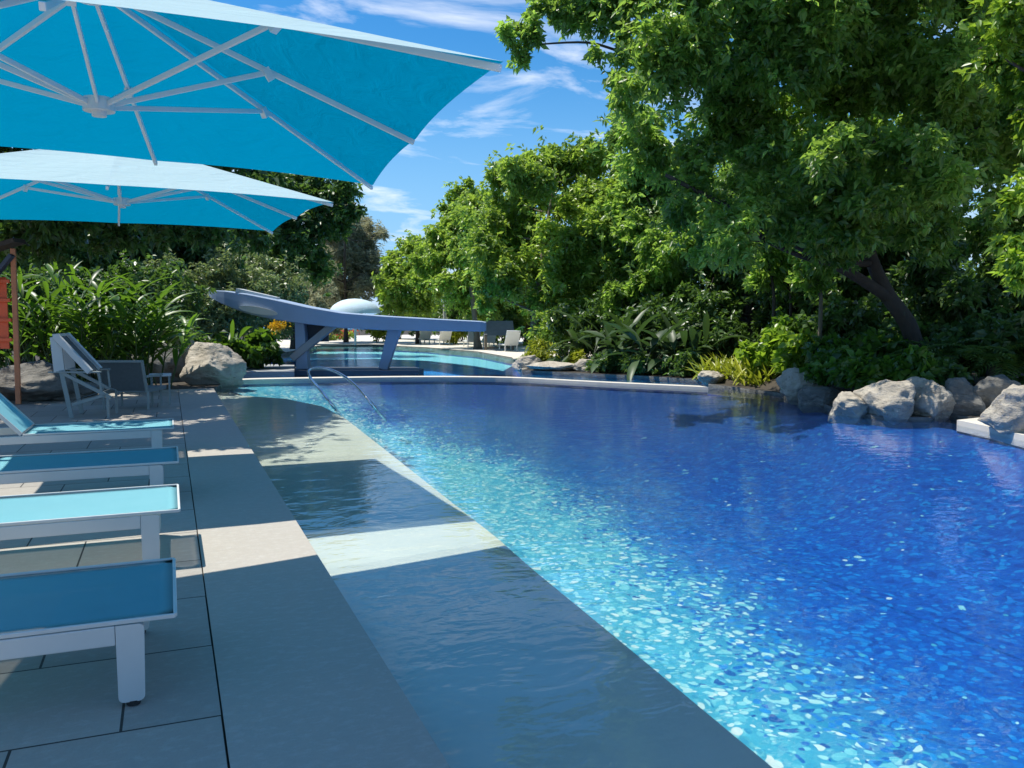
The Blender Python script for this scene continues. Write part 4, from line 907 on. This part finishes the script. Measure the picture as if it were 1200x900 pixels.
for i, (px, dd, rz, lab) in enumerate(((496, 38, .7, 'white lounger nearest the right leg of the beam, across the lagoon'), (519, 36.5, .7, 'white lounger just left of the lamp post across the lagoon'), (553, 34, .6, 'white lounger left of the grey kiosk'), (571, 33, .6, 'white lounger directly under the right end of the beam'), (597, 30, .6, 'white lounger in front of the grey kiosk'))):
    o = fl if i == 0 else copy_tree(fl); o.location = G(px, dd, .006); o.rotation_euler.z = rz+2.4; o.scale = (.78,)*3; o['label'] = lab
def lamp():
    D = 40.; k = D/F; o = G(521, D); root = empty('lamp_post', o, 'white lamp post with a short arm rising behind the beam', 'lamp post')
    z = HC+(370-344)*k
    mb = MB(); mb.tube([o, o+Vector((0, 0, z))], [.09, .07], 10); mb.build('post', M['white_metal'], root)
    mb = MB(); mb.bar(o+Vector((-.05, 0, z)), o+Vector((.5, 0, z)), .16, .1, bev=.02); mb.build('lamp_head', M['white_metal'], root)
lamp()
def kiosk():
    D = 31.; k = D/F; o = G(585, D); root = empty('beach_kiosk', o, 'small kiosk with a grey sloping roof right of the beam end', 'kiosk')
    q = lambda px, py, dy=0.: G(px, D+dy)+Vector((0, 0, HC+(370-py)*k))
    mb = MB(); a = [q(569, 376, .5), q(601, 376, .5), q(603, 393), q(567, 393)]
    mb.bm.faces.new([mb.bm.verts.new(p) for p in a]); bmesh.ops.solidify(mb.bm, geom=mb.bm.faces[:], thickness=.08); mb.build('roof', plain('grey_roof', (.27, .29, .28), .8, .2, 8), root)
    for px in (569, 601):
        for dy in (.05, .5): mb = MB(); b = q(px, 393, dy); mb.bar(Vector((b.x, b.y, 0)), b+Vector((0, 0, .02)), .09); mb.build('post', M['bark_pale'], root)
    mb = MB(); b0, b1 = q(570, 408, .3), q(600, 408, .3); mb.bar(b0, b1, .3, .06); mb.build('counter', M['bark_pale'], root)
kiosk()
for px, dd, lab in ((383, 43, 'low red-flowered bush left across the lagoon'), (402, 44, 'low red-flowered bush right across the lagoon')):
    r0 = shrub('red_flower_bush', lab, G(px, dd), .6, .5, 'leaf_mid', .16, 60, 'red-flowered bushes across the lagoon', 5)
    b0 = np.array(tuple(G(px, dd, .4))); pts = b0+RNG.normal(size=(120, 3))*np.array([.45, .4, .1]); V, Fc, T = kite_leaves(pts, unit(RNG.normal(size=(120, 3))+np.array([0, -.4, .4])), np.full(120, .14), np.full(120, .1), RNG.random(120)); mesh_np('blossoms', V, Fc, T, M['petal_red'], r0)
shrub('yellow_green_shrub', 'yellow-green clump left of the right beam leg across the lagoon', G(442, 40), .55, .9, 'leaf_croton', .16, 120, None, 5)
shrub('yellow_green_shrub', 'yellow-green clump between the white loungers across the lagoon', G(533, 37), .6, .9, 'leaf_croton', .16, 120, None, 5)
mb = MB(); mb.prism([(p.x, p.y) for p in (G(846, 24), G(905, 24), G(905, 24.2), G(846, 24.2))], 0, .95); tag(mb.build('garden_wall', M['blue_wall']), 'low blue wall glimpsed through the gap behind the croton tufts', 'wall')

# ------------------------------------------------------------------ light, sky, camera
SUN = Vector((.385, -.26, -1)).normalized()                                   # the way the light travels
el = math.asin(-SUN.z); az = math.atan2(-SUN.x, -SUN.y)                        # compass bearing of the sun from +Y towards +X
ld = bpy.data.lights.new('sun', 'SUN'); ld.energy = 4.6; ld.angle = R(.5); ld.color = (1., .95, .86)
lo = bpy.data.objects.new('sun', ld); COL.objects.link(lo); lo.rotation_euler = SUN.to_track_quat('-Z', 'Y').to_euler(); lo.location = (-10, 8, 25)
w = bpy.data.worlds.new('World'); S.world = w; w.use_nodes = True; nt = w.node_tree; nt.nodes.clear()
out = nt.nodes.new('ShaderNodeOutputWorld'); bg = nt.nodes.new('ShaderNodeBackground'); bg.inputs[1].default_value = .106
sky = nt.nodes.new('ShaderNodeTexSky'); sky.sky_type = 'NISHITA'; sky.sun_disc = False; sky.sun_elevation = el; sky.sun_rotation = az; sky.air_density = 1.; sky.dust_density = .3; sky.ozone_density = 2.5; sky.altitude = 0
hs = nt.nodes.new('ShaderNodeHueSaturation'); hs.inputs['Saturation'].default_value = 1.44; hs.inputs['Hue'].default_value = .5; hs.inputs['Value'].default_value = 1.12; nt.links.new(sky.outputs[0], hs.inputs['Color'])
tc = nt.nodes.new('ShaderNodeTexCoord')
sep = nt.nodes.new('ShaderNodeSeparateXYZ'); nt.links.new(tc.outputs['Generated'], sep.inputs[0])
zz = math_(nt, 'ADD', math_(nt, 'MAXIMUM', sep.outputs[2], 0.), .18)
cb = nt.nodes.new('ShaderNodeCombineXYZ'); nt.links.new(math_(nt, 'DIVIDE', sep.outputs[0], zz), cb.inputs[0]); nt.links.new(math_(nt, 'DIVIDE', sep.outputs[1], zz), cb.inputs[1])
mp = nt.nodes.new('ShaderNodeMapping'); mp.inputs['Rotation'].default_value = (0, 0, R(35)); mp.inputs['Scale'].default_value = (1.2, 2.0, 1); nt.links.new(cb.outputs[0], mp.inputs[0])
n1 = noise_(nt, mp.outputs[0], 1.9, 9, .58, .5)
cl = ramp(nt, n1, [(.5, (0, 0, 0)), (.8, (1, 1, 1))])
hz = N(nt, 'ShaderNodeMapRange', interpolation_type='SMOOTHSTEP'); nt.links.new(sep.outputs[2], hz.inputs[0])
for i, q in ((1, -.02), (2, .3), (3, .85), (4, 0.)): hz.inputs[i].default_value = q
c0 = mix(nt, hz.outputs[0], hs.outputs[0], (1.7, 3.9, 6.9))
c = mix(nt, cl, c0, (8.5, 8.8, 9.4)); nt.links.new(c, bg.inputs[0]); nt.links.new(bg.outputs[0], out.inputs[0])
cd = bpy.data.cameras.new('camera'); cam = bpy.data.objects.new('camera', cd); COL.objects.link(cam); S.camera = cam
cam.location = (0, 0, HC); cam.rotation_euler = (math.pi/2-PITCH, 0, -YAW)
cd.sensor_width = 36; cd.lens = 36*F/1200; cd.clip_start = .05; cd.clip_end = 8000
S.render.resolution_x = 1024; S.render.resolution_y = 768
vs = S.view_settings; vs.view_transform = 'Standard'; vs.look = 'None'; vs.exposure = .42; vs.gamma = 1.; vs.use_curve_mapping = False
cy = S.cycles; cy.use_denoising = True; cy.max_bounces = 7; cy.diffuse_bounces = 3; cy.glossy_bounces = 3; cy.transmission_bounces = 5; cy.transparent_max_bounces = 8; cy.sample_clamp_indirect = 6.; cy.caustics_reflective = False; cy.caustics_refractive = True
